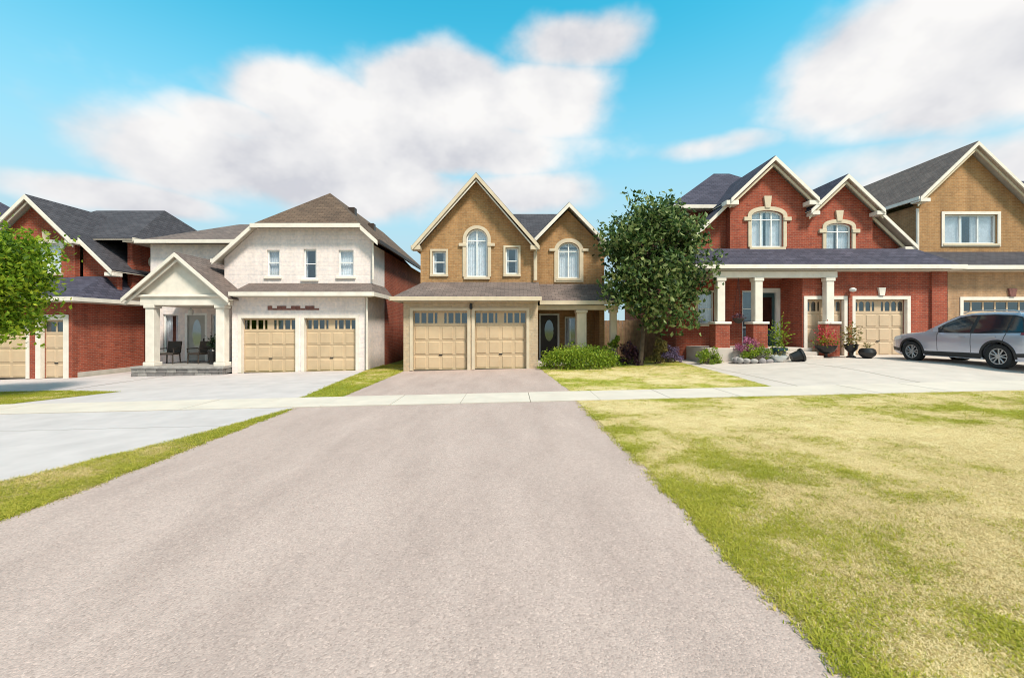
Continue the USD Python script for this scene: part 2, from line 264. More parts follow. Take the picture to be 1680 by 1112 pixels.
def flat(mesh, scale=1.0):
    """unshared corners with uv in metres laid on each face (u level, v up the slope)"""
    v, f, _ = meshkit.arrays(mesh)
    p = v[f]; n = np.cross(p[:, 1] - p[:, 0], p[:, 2] - p[:, 0]); l = np.linalg.norm(n, axis=1); ok = l > 1e-12
    p, n = p[ok], n[ok] / l[ok, None]
    u = np.cross([0, 0, 1.0], n); ul = np.linalg.norm(u, axis=1); lv = ul < 1e-3
    u[lv] = [1, 0, 0]; u /= np.linalg.norm(u, axis=1)[:, None]
    w = np.cross(n, u)
    uv = np.stack([(p * u[:, None]).sum(-1), (p * w[:, None]).sum(-1)], -1)
    k = len(p)
    return p.reshape(-1, 3), np.arange(3 * k).reshape(-1, 3), uv.reshape(-1, 2)

def put(path, mesh, mat, origin=(0, 0, 0), sm=False):
    if sm is False:
        v, f, uv = flat(mesh)
        return usdkit.mesh(stage, path, (v - np.asarray(origin), f), M[mat], smooth=False, uv=uv)
    v, f, _ = meshkit.arrays(mesh)
    return usdkit.mesh(stage, path, trimesh.Trimesh(v - np.asarray(origin), f, process=True), M[mat], smooth=sm)

def tag(prim, label=None, cat=None, group=None, kind=None):
    for k, x in (('label', label), ('category', cat), ('group', group), ('kind', kind)):
        if x: prim.SetCustomDataByKey(k, x)

class Thing:
    def __init__(s, name, label, cat, base=(0, 0, 0), group=None, kind=None, rz=0.0):
        s.path = fresh('/World', name); s.o = np.asarray(base, float)
        s.x = UsdGeom.Xform.Define(stage, s.path); s.x.AddTranslateOp().Set(Gf.Vec3d(*map(float, base)))
        if rz: s.x.AddRotateZOp().Set(float(rz))
        tag(s.x.GetPrim(), label, cat, group, kind)
        s.local = False
    def add(s, name, mesh, mat, parent=None, label=None, sm=False, kind=None):
        if isinstance(mesh, list): mesh = cat(mesh)
        path = fresh(parent or s.path, name)
        m = put(path, mesh, mat, (0, 0, 0) if s.local else s.o, sm)
        if mat.endswith(('_leaf', '_petal')):                     # a tone of its own for every leaf
            k = len(m.GetFaceVertexCountsAttr().Get()); half = k // 2
            t = np.random.default_rng(half).random(half)[np.arange(k) % half]
            UsdGeom.PrimvarsAPI(m).CreatePrimvar('rnd', Sdf.ValueTypeNames.FloatArray, 'vertex').Set(Vt.FloatArray.FromNumpy(np.repeat(t, 3).astype(np.float32)))
        tag(m.GetPrim(), label, kind=kind)
        return path

def cat(ms):
    vs, fs, n = [], [], 0
    for m in ms:
        v, f, _ = meshkit.arrays(m); vs.append(v); fs.append(f + n); n += len(v)
    return trimesh.Trimesh(np.vstack(vs), np.vstack(fs), process=False)

def bx(x0, x1, y0, y1, z0, z1):
    m = trimesh.creation.box((abs(x1 - x0), abs(y1 - y0), abs(z1 - z0))); m.apply_translation(((x0 + x1) / 2, (y0 + y1) / 2, (z0 + z1) / 2)); return m

def cbox(x0, x1, y0, y1, z0, z1, c=0.01):
    """a box with chamfered edges"""
    pts = []
    for X, sx in ((x0, 1), (x1, -1)):
        for Y, sy in ((y0, 1), (y1, -1)):
            for Z, sz in ((z0, 1), (z1, -1)):
                pts += [(X + sx * c, Y + sy * c, Z), (X + sx * c, Y, Z + sz * c), (X, Y + sy * c, Z + sz * c)]
    return trimesh.convex.convex_hull(np.array(pts))

def xz(poly, y0, t):
    """an XZ outline (shapely or points) extruded from y0 to y0 + t"""
    if not hasattr(poly, 'geom_type'): poly = Polygon(poly)
    ms = []
    for g in getattr(poly, 'geoms', [poly]):
        if g.area < 1e-6: continue
        m = trimesh.creation.extrude_polygon(g, t, engine='earcut'); v = m.vertices
        ms.append(trimesh.Trimesh(np.stack([v[:, 0], y0 + v[:, 2], v[:, 1]], 1), m.faces[:, ::-1], process=False))
    return cat(ms)

def yz(poly, x0, t):
    """a YZ outline extruded from x0 to x0 + t"""
    if not hasattr(poly, 'geom_type'): poly = Polygon(poly)
    ms = []
    for g in getattr(poly, 'geoms', [poly]):
        m = trimesh.creation.extrude_polygon(g, t, engine='earcut'); v = m.vertices
        ms.append(trimesh.Trimesh(np.stack([x0 + v[:, 2], v[:, 0], v[:, 1]], 1), m.faces, process=False))
    return cat(ms)

def slab(pts, up=0.0, th=0.05):
    """a sloped sheet of even vertical thickness under the convex outline pts"""
    p = np.array(pts, float); n = len(p)
    a = p[1] - p[0]; b = p[2] - p[0]
    if np.cross(a, b)[2] < 0: p = p[::-1]
    top = p + [0, 0, up]; bot = top - [0, 0, th]
    v = np.vstack([top, bot]); f = []
    for i in range(1, n - 1): f += [(0, i, i + 1), (n, n + i + 1, n + i)]
    for i in range(n):
        j = (i + 1) % n; f += [(i, n + i, n + j), (i, n + j, j)]
    return trimesh.Trimesh(v, np.array(f), process=False)

def beam(p, q, w, h):
    """a bar from p to q: w across (level), h upright, its top edge on the line"""
    p, q = np.array(p, float), np.array(q, float); d = q - p; s = np.cross(d, [0, 0, 1.0])
    s = s / np.linalg.norm(s) * w / 2
    return trimesh.convex.convex_hull(np.array([p + s, p - s, q + s, q - s, p + s - [0, 0, h], p - s - [0, 0, h], q + s - [0, 0, h], q - s - [0, 0, h]]))

def tube(pts, radii, n=8):
    pts = np.array(pts, float); radii = np.broadcast_to(radii, len(pts)); vs = []; f = []
    for i, p in enumerate(pts):
        d = pts[min(i + 1, len(pts) - 1)] - pts[max(i - 1, 0)]; d /= np.linalg.norm(d)
        a = np.cross(d, [0, 0, 1.0] if abs(d[2]) < 0.9 else [1.0, 0, 0]); a /= np.linalg.norm(a); b = np.cross(d, a)
        for k in range(n):
            t = 2 * math.pi * k / n; vs.append(p + radii[i] * (math.cos(t) * a + math.sin(t) * b))
    for i in range(len(pts) - 1):
        for k in range(n):
            A, B, C, D = i * n + k, i * n + (k + 1) % n, (i + 1) * n + (k + 1) % n, (i + 1) * n + k; f += [(A, B, C), (A, C, D)]
    c0, c1 = len(vs), len(vs) + 1; vs += [pts[0], pts[-1]]
    for k in range(n): f += [(c0, (k + 1) % n, k), (c1, (len(pts) - 1) * n + k, (len(pts) - 1) * n + (k + 1) % n)]
    return trimesh.Trimesh(np.array(vs), np.array(f), process=False)

def lathe(profile, loc, n=20):
    m = trimesh.creation.revolve(np.array(profile, float), sections=n); m.apply_translation(loc); return m

def leaves(pts, size, seed=0, upward=0.75, aspect=0.55):
    """a bent two-triangle leaf at every point"""
    r = np.random.default_rng(seed); n = len(pts)
    d = r.normal(size=(n, 3)); d[:, 2] += upward * 0; d /= np.linalg.norm(d, axis=1)[:, None]
    nn = r.normal(size=(n, 3)) + [0, 0, upward * 2]; s = np.cross(d, nn); s /= np.linalg.norm(s, axis=1)[:, None]
    up = np.cross(s, d); L = size * r.uniform(0.6, 1.25, n)[:, None]
    a = pts - d * L * 0.5; b = pts + s * L * aspect * 0.5 - up * L * 0.10; c = pts + d * L * 0.5; e = pts - s * L * aspect * 0.5 - up * L * 0.10
    v = np.stack([a, b, c, e], 1).reshape(-1, 3); i = np.arange(n)[:, None] * 4
    f = np.concatenate([i + [0, 1, 2], i + [0, 2, 3]], 0)
    return trimesh.Trimesh(v, f, process=False)

def drape(poly, lift=0.0, size=0.7):
    """a ground polygon laid on the terrain"""
    if not hasattr(poly, 'geom_type'): poly = Polygon(poly)
    v, f = trimesh.creation.triangulate_polygon(poly, engine='earcut')
    v3 = np.c_[v, np.zeros(len(v))]
    v3, f = trimesh.remesh.subdivide_to_size(v3, f, size, max_iter=12)
    m = trimesh.Trimesh(v3, f, process=True)
    if m.face_normals[:, 2].mean() < 0: m.invert()
    v3 = np.array(m.vertices); v3[:, 2] = gz(v3[:, 0], v3[:, 1]) + lift
    return trimesh.Trimesh(v3, m.faces, process=False)

def structure(name, mesh, mat, label, cat_, sm=True, kind='structure'):
    path = fresh('/World', name); m = put(path, mesh, mat, sm=sm)
    tag(m.GetPrim(), label, cat_, kind=kind); return path

# ------------------------------------------------------------------ ground, driveways, pavement
gx = np.unique(np.r_[np.linspace(-600, -30, 20), np.linspace(-30, 32, 90), np.linspace(32, 600, 20)])
gy = np.unique(np.r_[np.linspace(-120, -4, 14), np.linspace(-4, 30, 60), np.linspace(30, 900, 24)])
GX, GY = np.meshgrid(gx, gy); gv = np.c_[GX.ravel(), GY.ravel(), gz(GX, GY).ravel() - 0.035]
nx = len(gx); gi = np.array([(j * nx + i, j * nx + i + 1, (j + 1) * nx + i + 1, (j + 1) * nx + i) for j in range(len(gy) - 1) for i in range(nx - 1)])
structure('ground', (gv, gi), 'turf_green', 'grassy ground between and behind the houses', 'ground')

DRIVE_LOW = Polygon([(-4.62, -3), (1.58, -3), (1.56, 2), (1.40, 9.08), (-4.60, 9.08), (-4.56, 4)])
DRIVE_UP = Polygon([(-4.15, 10.42), (1.44, 10.42), (1.06, 16.5), (-4.2, 16.5)])
structure('asphalt_driveway', drape(DRIVE_LOW), 'asphalt', 'wide faded asphalt driveway in the foreground, between camera and pavement', 'driveway')
structure('asphalt_driveway', drape(DRIVE_UP), 'asphalt', 'asphalt driveway stretch between the pavement and the tan double garage', 'driveway')
def slabs(poly, mat, label, x0, y0, w=3.0, l=3.0):
    c = poly.centroid; T = Thing('concrete_driveway', label, 'driveway', (c.x, c.y, float(gz(c.x, c.y))), kind='structure')
    bx0, by0, bx1, by1 = poly.bounds
    for i in range(int((bx0 - x0) // w), int((bx1 - x0) // w) + 1):
        for j in range(int((by0 - y0) // l), int((by1 - y0) // l) + 1):
            p = poly.intersection(sbox(x0 + i * w + 0.006, y0 + j * l + 0.006, x0 + (i + 1) * w - 0.006, y0 + (j + 1) * l - 0.006))
            for g in getattr(p, 'geoms', [p]):
                if g.geom_type == 'Polygon' and g.area > 0.05: T.add('slab', drape(g, 0.003 * ((i * 7 + j * 3) % 3), 0.9), mat, sm=True)
WHITE_LOW = Polygon([(-30, -3), (-6.4, -3), (-5.95, 3.8), (-5.45, 5.4), (-5.05, 6.6), (-4.66, 8.7), (-4.66, 9.08), (-30, 9.08)])
WHITE_UP = Polygon([(-12.4, 10.42), (-5.15, 10.42), (-5.45, 13), (-5.9, 17.25), (-15.05, 17.25), (-15.05, 19.4), (-17.3, 20.4), (-17.3, 16.95), (-25, 16.95), (-25, 13.1), (-13.5, 12.9), (-11.4, 12.35)])
slabs(WHITE_LOW, 'concrete', 'pale concrete apron left of the foreground asphalt, beyond the thin grass strip', -4.64, 10.42)
slabs(WHITE_UP, 'concrete', 'pale concrete forecourt in front of the white house garage', -4.64, 10.42)
RED_UP = Polygon([(6.35, 10.42), (28, 10.42), (28, 18.4), (6.9, 18.4), (6.7, 15.5), (6.55, 12.5)])
slabs(RED_UP, 'concrete_warm', 'pale concrete forecourt under the silver car on the right', -5.0, 10.42)
RED_LOW = Polygon([(13.0, -3), (28, -3), (28, 9.08), (12.6, 9.08)])
slabs(RED_LOW, 'concrete_warm', 'concrete apron at the right end of the big lawn', -5.0, 10.42)

LAWN_R = Polygon([(1.60, -3), (12.9, -3), (12.5, 9.08), (1.42, 9.08), (1.58, 2)])
LAWN_F = Polygon([(1.46, 10.42), (6.32, 10.42), (6.52, 12.5), (6.68, 15.5), (6.88, 18.0), (1.0, 18.0), (1.08, 16.5)])
STRIP_LOW = Polygon([(-4.58, 4), (-4.64, -3), (-6.38, -3), (-5.93, 3.8), (-5.43, 5.4), (-5.03, 6.6), (-4.64, 8.7)])
STRIP_UP = Polygon([(-5.13, 10.42), (-4.17, 10.42), (-4.22, 16.5), (-4.22, 19.5), (-5.88, 19.5), (-5.88, 17.25), (-5.43, 13)])
LAWN_L = Polygon([(-12.43, 10.42), (-11.45, 12.33), (-13.5, 12.86), (-25, 13.06), (-25, 10.42)])
import shapely
def ragged(poly, amp=0.045, seed=0):
    """turf creeping unevenly over the edge of the paving"""
    p = np.array(shapely.segmentize(poly.buffer(0.025, join_style=2), 0.10).exterior.coords)[:-1]
    q = np.c_[p, np.zeros(len(p))]
    dx = meshkit.fbm(q * 2.6, 3, 40 + seed) - 0.5; dy = meshkit.fbm(q * 2.6, 3, 50 + seed) - 0.5
    return Polygon(p + amp * 2.2 * np.c_[dx, dy]).buffer(0)
LAWN_R, LAWN_F, STRIP_LOW, STRIP_UP, LAWN_L = (ragged(p, 0.028, i) for i, p in enumerate((LAWN_R, LAWN_F, STRIP_LOW, STRIP_UP, LAWN_L)))
def dryness(P, poly, dry):
    """0 = green, 1 = straw: how parched the grass is at each point"""
    z0 = np.zeros(len(P)); v = 0.5 + 1.3 * (0.5 * meshkit.fbm(np.c_[P * 0.42, z0], 4, 3) + 0.5 * meshkit.fbm(np.c_[P * 2.0, z0], 3, 9) - 0.5) + (dry - 0.5) * 0.5
    edge = shapely.distance(poly.exterior, shapely.points(P[:, :2]))
    return v - 0.11 * np.exp(-edge / 0.45) - 0.10 * smooth((4.4 - P[:, 1]) / 2.4) + 0.10 * np.exp(-((P[:, 0] - 5.2) / 2.6) ** 2 - ((P[:, 1] - 6.0) / 2.0) ** 2)
def lawn(poly, dry, label, size):
    path = structure('lawn', drape(poly, 0.004, size), 'turf_patchy', label, 'lawn')
    m = UsdGeom.Mesh.Get(stage, path); P = np.array(m.GetPointsAttr().Get())
    UsdGeom.PrimvarsAPI(m).CreatePrimvar('dry', Sdf.ValueTypeNames.FloatArray, 'vertex').Set(Vt.FloatArray.FromNumpy(dryness(P[:, :2].astype(float), poly, dry).astype(np.float32)))
DRY = {'big': 0.66, 'front': 0.56, 'strip': 0.22, 'gap': 0.28, 'left': 0.20}
lawn(LAWN_R, DRY['big'], 'big patchy straw-yellow lawn right of the asphalt driveway', 0.22)
lawn(LAWN_F, DRY['front'], 'small yellowed front lawn behind the pavement, under the round tree', 0.3)
lawn(STRIP_LOW, DRY['strip'], 'thin green grass strip along the left edge of the foreground asphalt', 0.2)
lawn(STRIP_UP, DRY['gap'], 'narrow grass strip between white house and tan house driveways', 0.3)
lawn(LAWN_L, DRY['left'], 'small green lawn at the far left under the bright tree', 0.4)

walk = Thing('pavement', 'pale concrete pavement of single slabs crossing all the driveways', 'pavement', (0, 9.75, gz(0, 9.75)), kind='structure')
for i in range(26):
    a = -20.6 + i * 1.5; b = a + 1.488
    v = np.array([(x, y, gz(x, y) + z) for z in (-0.12, 0.012 + 0.002 * (i % 3)) for x, y in ((a, 9.10), (b, 9.10), (b, 10.40), (a, 10.40))])
    walk.add('slab', trimesh.convex.convex_hull(v), 'walk_slab')
road = Polygon([(-200, -12), (200, -12), (200, -3.2), (-200, -3.2)])
structure('road', drape(road, 0.0, 8.0), 'asphalt', 'asphalt street in front of the driveways', 'road')

# ------------------------------------------------------------------ building pieces
def arch_rect(x0, x1, z0, z1, rise):
    """a window opening; rise: height of the arched head"""
    if rise <= 0: return sbox(x0, z0, x1, z1)
    c = (x0 + x1) / 2; w = (x1 - x0) / 2
    e = affinity.translate(affinity.scale(Point(0, 0).buffer(1, 24), w, rise), c, z1 - rise)
    return unary_union([sbox(x0, z0, x1, z1 - rise), e.intersection(sbox(x0 - 1, z1 - rise - 1e-4, x1 + 1, z1 + 1))])

def window(T, op, yw, bars=(), hbars=(), frame='frame_white', curtain='curtain_white', cover=1.0, trim=None, trim_w=0.12, sill='cream_trim', glassm='pane_glass', head=False, fw=0.06):
    """fills the opening op of a front wall whose face is at yw: frame > pane, curtain, surround, sill"""
    x0, z0, x1, z1 = op.bounds
    fr = op.buffer(-0.003).difference(op.buffer(-fw))
    for b in bars: fr = fr.union(sbox(b - 0.025, z0, b + 0.025, z1).intersection(op.buffer(-0.003)))
    for b in hbars: fr = fr.union(sbox(x0, b - 0.02, x1, b + 0.02).intersection(op.buffer(-0.003)))
    p = T.add('window', xz(fr, yw + 0.07, 0.07), frame)
    T.add('pane', xz(op.buffer(-0.02), yw + 0.105, 0.008), glassm, p)
    if curtain:
        w = x1 - x0; ms = []
        if cover >= 1: spans = [(x0, x1)]
        else: spans = [(x0, x0 + w * cover / 2), (x1 - w * cover / 2, x1)]
        for a, b in spans:                                  # pleated cloth
            n = max(6, int((b - a) / 0.035)); xs = np.linspace(a, b, n); ys = yw + 0.20 + 0.02 * np.cos(np.arange(n) * math.pi)
            v = np.r_[np.c_[xs, ys, np.full(n, z0 - 0.05)], np.c_[xs, ys, np.full(n, z1 + 0.05)]]
            f = [(i, i + 1, n + i + 1) for i in range(n - 1)] + [(i, n + i + 1, n + i) for i in range(n - 1)]
            ms.append(trimesh.Trimesh(v, np.array(f), process=False))
        T.add('curtain', cat(ms), curtain, p)
    if trim:
        ring = op.buffer(trim_w, join_style=2).difference(op.buffer(0.004))
        if head:
            ring = ring.intersection(sbox(x0 - 1, z0 + (z1 - z0) * head, x1 + 1, z1 + 1))
        T.add('surround', xz(ring, yw - 0.045, 0.12), trim, p)
    if sill: T.add('sill', cbox(x0 - 0.10, x1 + 0.10, yw - 0.07, yw + 0.06, z0 - 0.11, z0 - 0.003, 0.012), sill, p)
    return p

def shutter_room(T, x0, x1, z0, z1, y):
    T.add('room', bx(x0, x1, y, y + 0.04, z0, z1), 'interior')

def garage_door(T, x0, x1, z0, z1, yw, mat, cols=4, rows=4, wcols=None, arched=False, trim='white_trim', split=False, tw=0.13):
    """sectional door in a wall opening: slab > panels, panes, handle; and a trim round the opening"""
    y = yw + 0.16
    w, h = x1 - x0, z1 - z0; rh = h / rows
    p = T.add('garage_door', bx(x0 + 0.004, x1 - 0.004, y + 0.02, y + 0.06, z0 + 0.004, z1 - 0.004), mat)
    op = sbox(x0, z0, x1, z1)
    cw = w / cols
    for r in range(rows - 1):
        for c in range(cols):
            T.add('panel', cbox(x0 + c * cw + 0.05, x0 + (c + 1) * cw - 0.05, y - 0.018, y + 0.03, z0 + r * rh + 0.05, z0 + (r + 1) * rh - 0.05, 0.022), mat, p)
        T.add('section', bx(x0 + 0.008, x1 - 0.008, y + 0.004, y + 0.028, z0 + r * rh + 0.008, z0 + (r + 1) * rh - 0.008), mat, p)
    # the glazed top section
    zt0, zt1 = z0 + (rows - 1) * rh + 0.008, z1 - 0.008
    holes = []
    wc = wcols or cols * 2
    gw = w / wc
    for c in range(wc):
        gap = 0.035 if not split else (0.035 + (0.10 if c in (wc // 2 - 1,) else 0))
        a, b = x0 + c * gw + 0.035, x0 + (c + 1) * gw - gap
        if split and c == wc // 2: a += 0.10
        holes.append(arch_rect(a, b, zt0 + 0.09, zt1 - 0.07, 0.10 if arched else 0))
    sec = sbox(x0 + 0.008, zt0, x1 - 0.008, zt1)
    for hh in holes: sec = sec.difference(hh)
    T.add('section', xz(sec, y + 0.000, 0.028), mat, p)
    for hh in holes:
        T.add('pane', xz(hh.buffer(0.006), y + 0.0145, 0.004), 'dark_glass', p)
    T.add('backing', bx(x0 + 0.02, x1 - 0.02, y + 0.0195, y + 0.0198, zt0, zt1), 'black_plastic', p)
    T.add('seal', bx(x0 + 0.01, x1 - 0.01, y - 0.002, y + 0.03, z0 - 0.03, z0 + 0.012), 'black_plastic', p)
    T.add('handle', cbox((x0 + x1) / 2 - 0.07, (x0 + x1) / 2 + 0.07, y - 0.035, y - 0.005, z0 + rh + 0.0, z0 + rh + 0.04, 0.008), 'dark_metal', p)
    tr = sbox(x0 - tw, z0, x1 + tw, z1 + tw).difference(sbox(x0 + 0.003, z0 - 1, x1 - 0.003, z1 - 0.003))
    T.add('door_surround', xz(tr, yw - 0.03, 0.16), trim)
    return p

def roof_face(T, pts, mat, name='roof', up=0.0):
    r = T.add(name, slab(pts, up, 0.05), mat)
    T.add('soffit', slab(np.array(pts) - [0, 0, 0.053], up, 0.03), 'soffit_white', r)
    return r

def gutter(T, p, q, mat='white_trim', w=0.10, h=0.15):
    T.add('gutter', beam(p, q, w, h), mat)

def rake(T, a, b, mat='cream_trim', w=0.05, h=0.19, name='rake_board'):
    T.add(name, beam(a, b, w, h), mat)

def keystone(T, x, z, yw, h=0.42, mat='cream_trim', w=0.10, parent=None):
    T.add('keystone', xz([(x - w, z), (x + w, z), (x + w * 1.6, z + h), (x - w * 1.6, z + h)], yw - 0.075, 0.13), mat, parent)

def front(T, outline, holes, y, t, mat, name='wall'):
    pl = Polygon(outline)
    for h in holes: pl = pl.difference(h)
    return T.add(name, xz(pl, y, t), mat)

def side(T, outline, x, mat, t=0.22, name='wall'):
    return T.add(name, yz(outline, x, t), mat)

# ------------------------------------------------------------------ tan house in the middle
def house_centre():
    T = Thing('tan_brick_house', 'tan brick house with steep front gable and double beige garage, in the middle', 'house', (-0.2, 16.47, gz(-0.2, 16.47)))
    gl = -0.25
    # garage block
    d1, d2 = (-3.83, -1.72, -0.06, 2.24), (-1.44, 0.56, -0.02, 2.24)
    holes = [sbox(d[0], d[2] - 0.3, d[1], d[3]) for d in (d1, d2)]
    front(T, [(-4.19, gl), (1.0, gl), (1.0, 2.7), (-4.19, 2.7)], holes, 16.47, 0.22, 'cream_brick')
    side(T, [(16.70, gl), (20.2, gl), (20.2, 3.45), (18.0, 3.45), (16.70, 2.66)], 0.78, 'cream_brick')
    side(T, [(16.70, gl), (27.0, gl), (27.0, 2.6), (16.70, 2.6)], -4.19, 'tan_brick')
    for d in (d1, d2): garage_door(T, *d, 16.47, 'garage_tan', cols=4, rows=4, wcols=8, split=True, trim='cream_trim', tw=0.11)
    lamp = T.add('wall_lamp', cbox(-1.63, -1.53, 16.36, 16.44, 2.30, 2.52, 0.015), 'dark_metal'); T.add('lamp_bracket', bx(-1.60, -1.56, 16.44, 16.475, 2.40, 2.44), 'dark_metal', lamp)
    E = 2.74
    roof_face(T, [(-4.55, 16.10, E), (1.12, 16.10, E), (1.12, 17.97, 3.50), (-3.75, 17.97, 3.50)], 'mauve_shingle', 'garage_roof')
    roof_face(T, [(-4.55, 16.10, E), (-3.75, 17.97, 3.50), (-3.75, 26.5, 3.50), (-4.55, 27.0, E)], 'mauve_shingle', 'garage_roof')
    gutter(T, (-4.58, 16.06, E + 0.02), (1.12, 16.06, E + 0.02), 'cream_trim', h=0.15); gutter(T, (-4.59, 16.06, E + 0.02), (-4.59, 27, E + 0.02), 'cream_trim')
    T.add('soffit', bx(-4.5, 1.0, 16.14, 16.47, E - 0.16, E - 0.13), 'soffit_white')
    # steep gable
    yw = 17.97
    wA = arch_rect(-1.93, -1.03, 3.72, 5.74, 0.45); wl = sbox(-3.35, 3.84, -2.78, 4.80); wr = sbox(-0.27, 3.84, 0.27, 4.95)
    front(T, [(-3.85, 2.9), (0.9, 2.9), (0.9, 5.05), (-1.48, 7.76), (-3.85, 5.05)], [wA, wl, wr], yw, 0.22, 'tan_brick')
    a = window(T, wA, yw, bars=(-1.48,), hbars=(5.25,), trim='cream_trim', head=0.62, trim_w=0.14)
    for s in (-1, 1): T.add('impost', cbox(-1.48 + s * 0.60 - 0.16, -1.48 + s * 0.60 + 0.16, yw - 0.08, yw + 0.06, 5.0, 5.13, 0.012), 'cream_trim', a)
    for s in (-1, 1): T.add('jamb', cbox(-1.48 + s * 0.53 - 0.07, -1.48 + s * 0.53 + 0.07, yw - 0.05, yw + 0.06, 3.72, 4.995, 0.012), 'cream_trim', a)
    window(T, wl, yw, hbars=(4.35,), trim='cream_trim', trim_w=0.09, cover=0.5); window(T, wr, yw, hbars=(4.4,), trim='cream_trim', trim_w=0.09, cover=0.5)
    P, s = (-1.48, 7.98), 1.14
    zl = lambda x: P[1] - s * abs(x - P[0])
    xl, xr, yf = -4.12, 1.10, 17.55
    roof_face(T, [(P[0], yf, P[1]), (P[0], 26.8, P[1]), (xl, 26.8, zl(xl)), (xl, yf, zl(xl))], 'grey_shingle')
    roof_face(T, [(P[0], yf, P[1]), (P[0], 26.8, P[1]), (xr, 26.8, zl(xr)), (xr, yf, zl(xr))], 'grey_shingle')
    for x in (xl, xr):
        rake(T, (x, yf - 0.02, zl(x) - 0.03), (P[0], yf - 0.02, P[1] - 0.03)); rake(T, (x * 0.97 - 0.04, yf + 0.06, zl(x * 0.97) - 0.27), (P[0], yf + 0.06, P[1] - 0.27), 'white_trim', 0.04, 0.08)
    for x in (-3.95, 0.98): T.add('eave_return', cbox(x - 0.22, x + 0.16, yf, yw, 4.80, 4.98, 0.012), 'cream_trim')
    T.add('downspout', cbox(0.91, 1.05, 17.80, 17.95, 3.55, 4.80, 0.02), 'cream_trim')
    # second bay with the paired window
    yb = 18.7
    wB = arch_rect(2.02, 2.95, 3.75, 5.32, 0.36)
    front(T, [(0.9, 3.0), (3.95, 3.0), (3.95, 5.2), (2.45, 6.72), (0.9, 5.2)], [wB], yb, 0.22, 'gold_brick')
    b = window(T, wB, yb, bars=(2.485,), hbars=(4.93,), trim='cream_trim', trim_w=0.17)
    for s in (-1, 1): T.add('impost', cbox(2.485 + s * 0.72 - 0.14, 2.485 + s * 0.72 + 0.14, yb - 0.08, yb + 0.06, 4.92, 5.04, 0.012), 'cream_trim', b)
    P2, s2 = (2.45, 6.98), 1.03; z2 = lambda x: P2[1] - s2 * abs(x - P2[0]); yf2 = 18.30
    for x in (0.92, 4.02):
        roof_face(T, [(P2[0], yf2, P2[1]), (P2[0], 23.0, P2[1]), (x, 23.0, z2(x)), (x, yf2, z2(x))], 'grey_shingle')
        rake(T, (x, yf2 - 0.02, z2(x) - 0.03), (P2[0], yf2 - 0.02, P2[1] - 0.03), 'white_trim')
    T.add('eave_return', cbox(3.80, 4.12, yf2, yb, 5.16, 5.33, 0.012), 'white_trim')
    # main hipped roof
    ex0, ex1, ey0, ey1, ez = -4.15, 4.42, 18.85, 27.6, 5.12; rz, ry, ra, rb = 7.72, 23.0, -0.4, 3.35
    roof_face(T, [(ex0, ey0, ez), (ex1, ey0, ez), (rb, ry, rz), (ra, ry, rz)], 'grey_shingle', up=-0.02)
    roof_face(T, [(ex1, ey0, ez), (ex1, ey1, ez), (rb, ry, rz)], 'grey_shingle', up=-0.02)
    roof_face(T, [(ex0, ey1, ez), (ex1, ey1, ez), (rb, ry, rz), (ra, ry, rz)], 'grey_shingle', up=-0.02)
    gutter(T, (4.0, ey0 - 0.03, ez), (ex1 + 0.03, ey0 - 0.03, ez)); gutter(T, (ex1 + 0.03, ey0 - 0.03, ez), (ex1 + 0.03, ey1, ez))
    side(T, [(18.93, gl), (27.2, gl), (27.2, 5.05), (18.93, 5.05)], 3.88, 'tan_brick')
    side(T, [(18.2, 2.6), (27.2, 2.6), (27.2, 5.0), (18.2, 5.0)], -3.85, 'tan_brick')
    front(T, [(-3.6, gl), (3.85, gl), (3.85, 5.0), (0.9, 5.0), (-1.48, 7.7), (-3.6, 5.0)], [], 26.9, 0.22, 'tan_brick')
    # porch
    pe = 2.66
    roof_face(T, [(1.13, 17.35, pe), (4.42, 17.35, pe), (4.1, 18.7, 3.50), (1.13, 18.7, 3.50)], 'mauve_shingle', 'porch_roof')
    gutter(T, (1.13, 17.31, pe + 0.02), (4.45, 17.31, pe + 0.02), 'cream_trim', h=0.16)
    T.add('porch_beam', bx(1.0, 4.36, 17.52, 17.84, 2.32, 2.50), 'cream_trim'); T.add('porch_ceiling', bx(1.0, 4.3, 17.84, 20.1, 2.47, 2.52), 'soffit_white')
    for x, w in ((2.86, 0.20), (4.19, 0.13)):
        c = T.add('column', cbox(x - w, x + w, 17.68 - w, 17.68 + w, 0.10, 2.32, 0.02), 'cream_trim')
        T.add('capital', cbox(x - w - 0.04, x + w + 0.04, 17.68 - w - 0.04, 17.68 + w + 0.04, 2.20, 2.315, 0.015), 'cream_trim', c)
    T.add('porch_floor', cbox(1.0, 4.45, 17.3, 20.2, -0.15, 0.15, 0.02), 'concrete')
    od = sbox(1.28, 0.15, 2.24, 2.25); ow = sbox(2.50, 0.75, 3.55, 2.1)
    front(T, [(1.0, 0.1), (3.88, 0.1), (3.88, 3.2), (1.0, 3.2)], [od, ow], 20.2, 0.22, 'tan_brick')
    dd = T.add('front_door', bx(1.36, 2.16, 20.28, 20.33, 0.17, 2.17), 'dark_brown')
    T.add('frame', xz(od.difference(sbox(1.36, 0.15, 2.16, 2.17)), 20.2, 0.16), 'frame_white', dd)
    T.add('pane', xz(affinity.scale(Point(1.76, 1.45).buffer(0.5, 16), 0.42, 1.0), 20.262, 0.012), 'dark_glass', dd); T.add('handle', cbox(2.05, 2.09, 20.22, 20.27, 1.05, 1.2, 0.008), 'dark_metal', dd)
    window(T, ow, 20.2, bars=(3.02,), cover=0.6)
    shutter_room(T, -3.5, 3.8, 0.0, 2.6, 22.0)
house_centre()

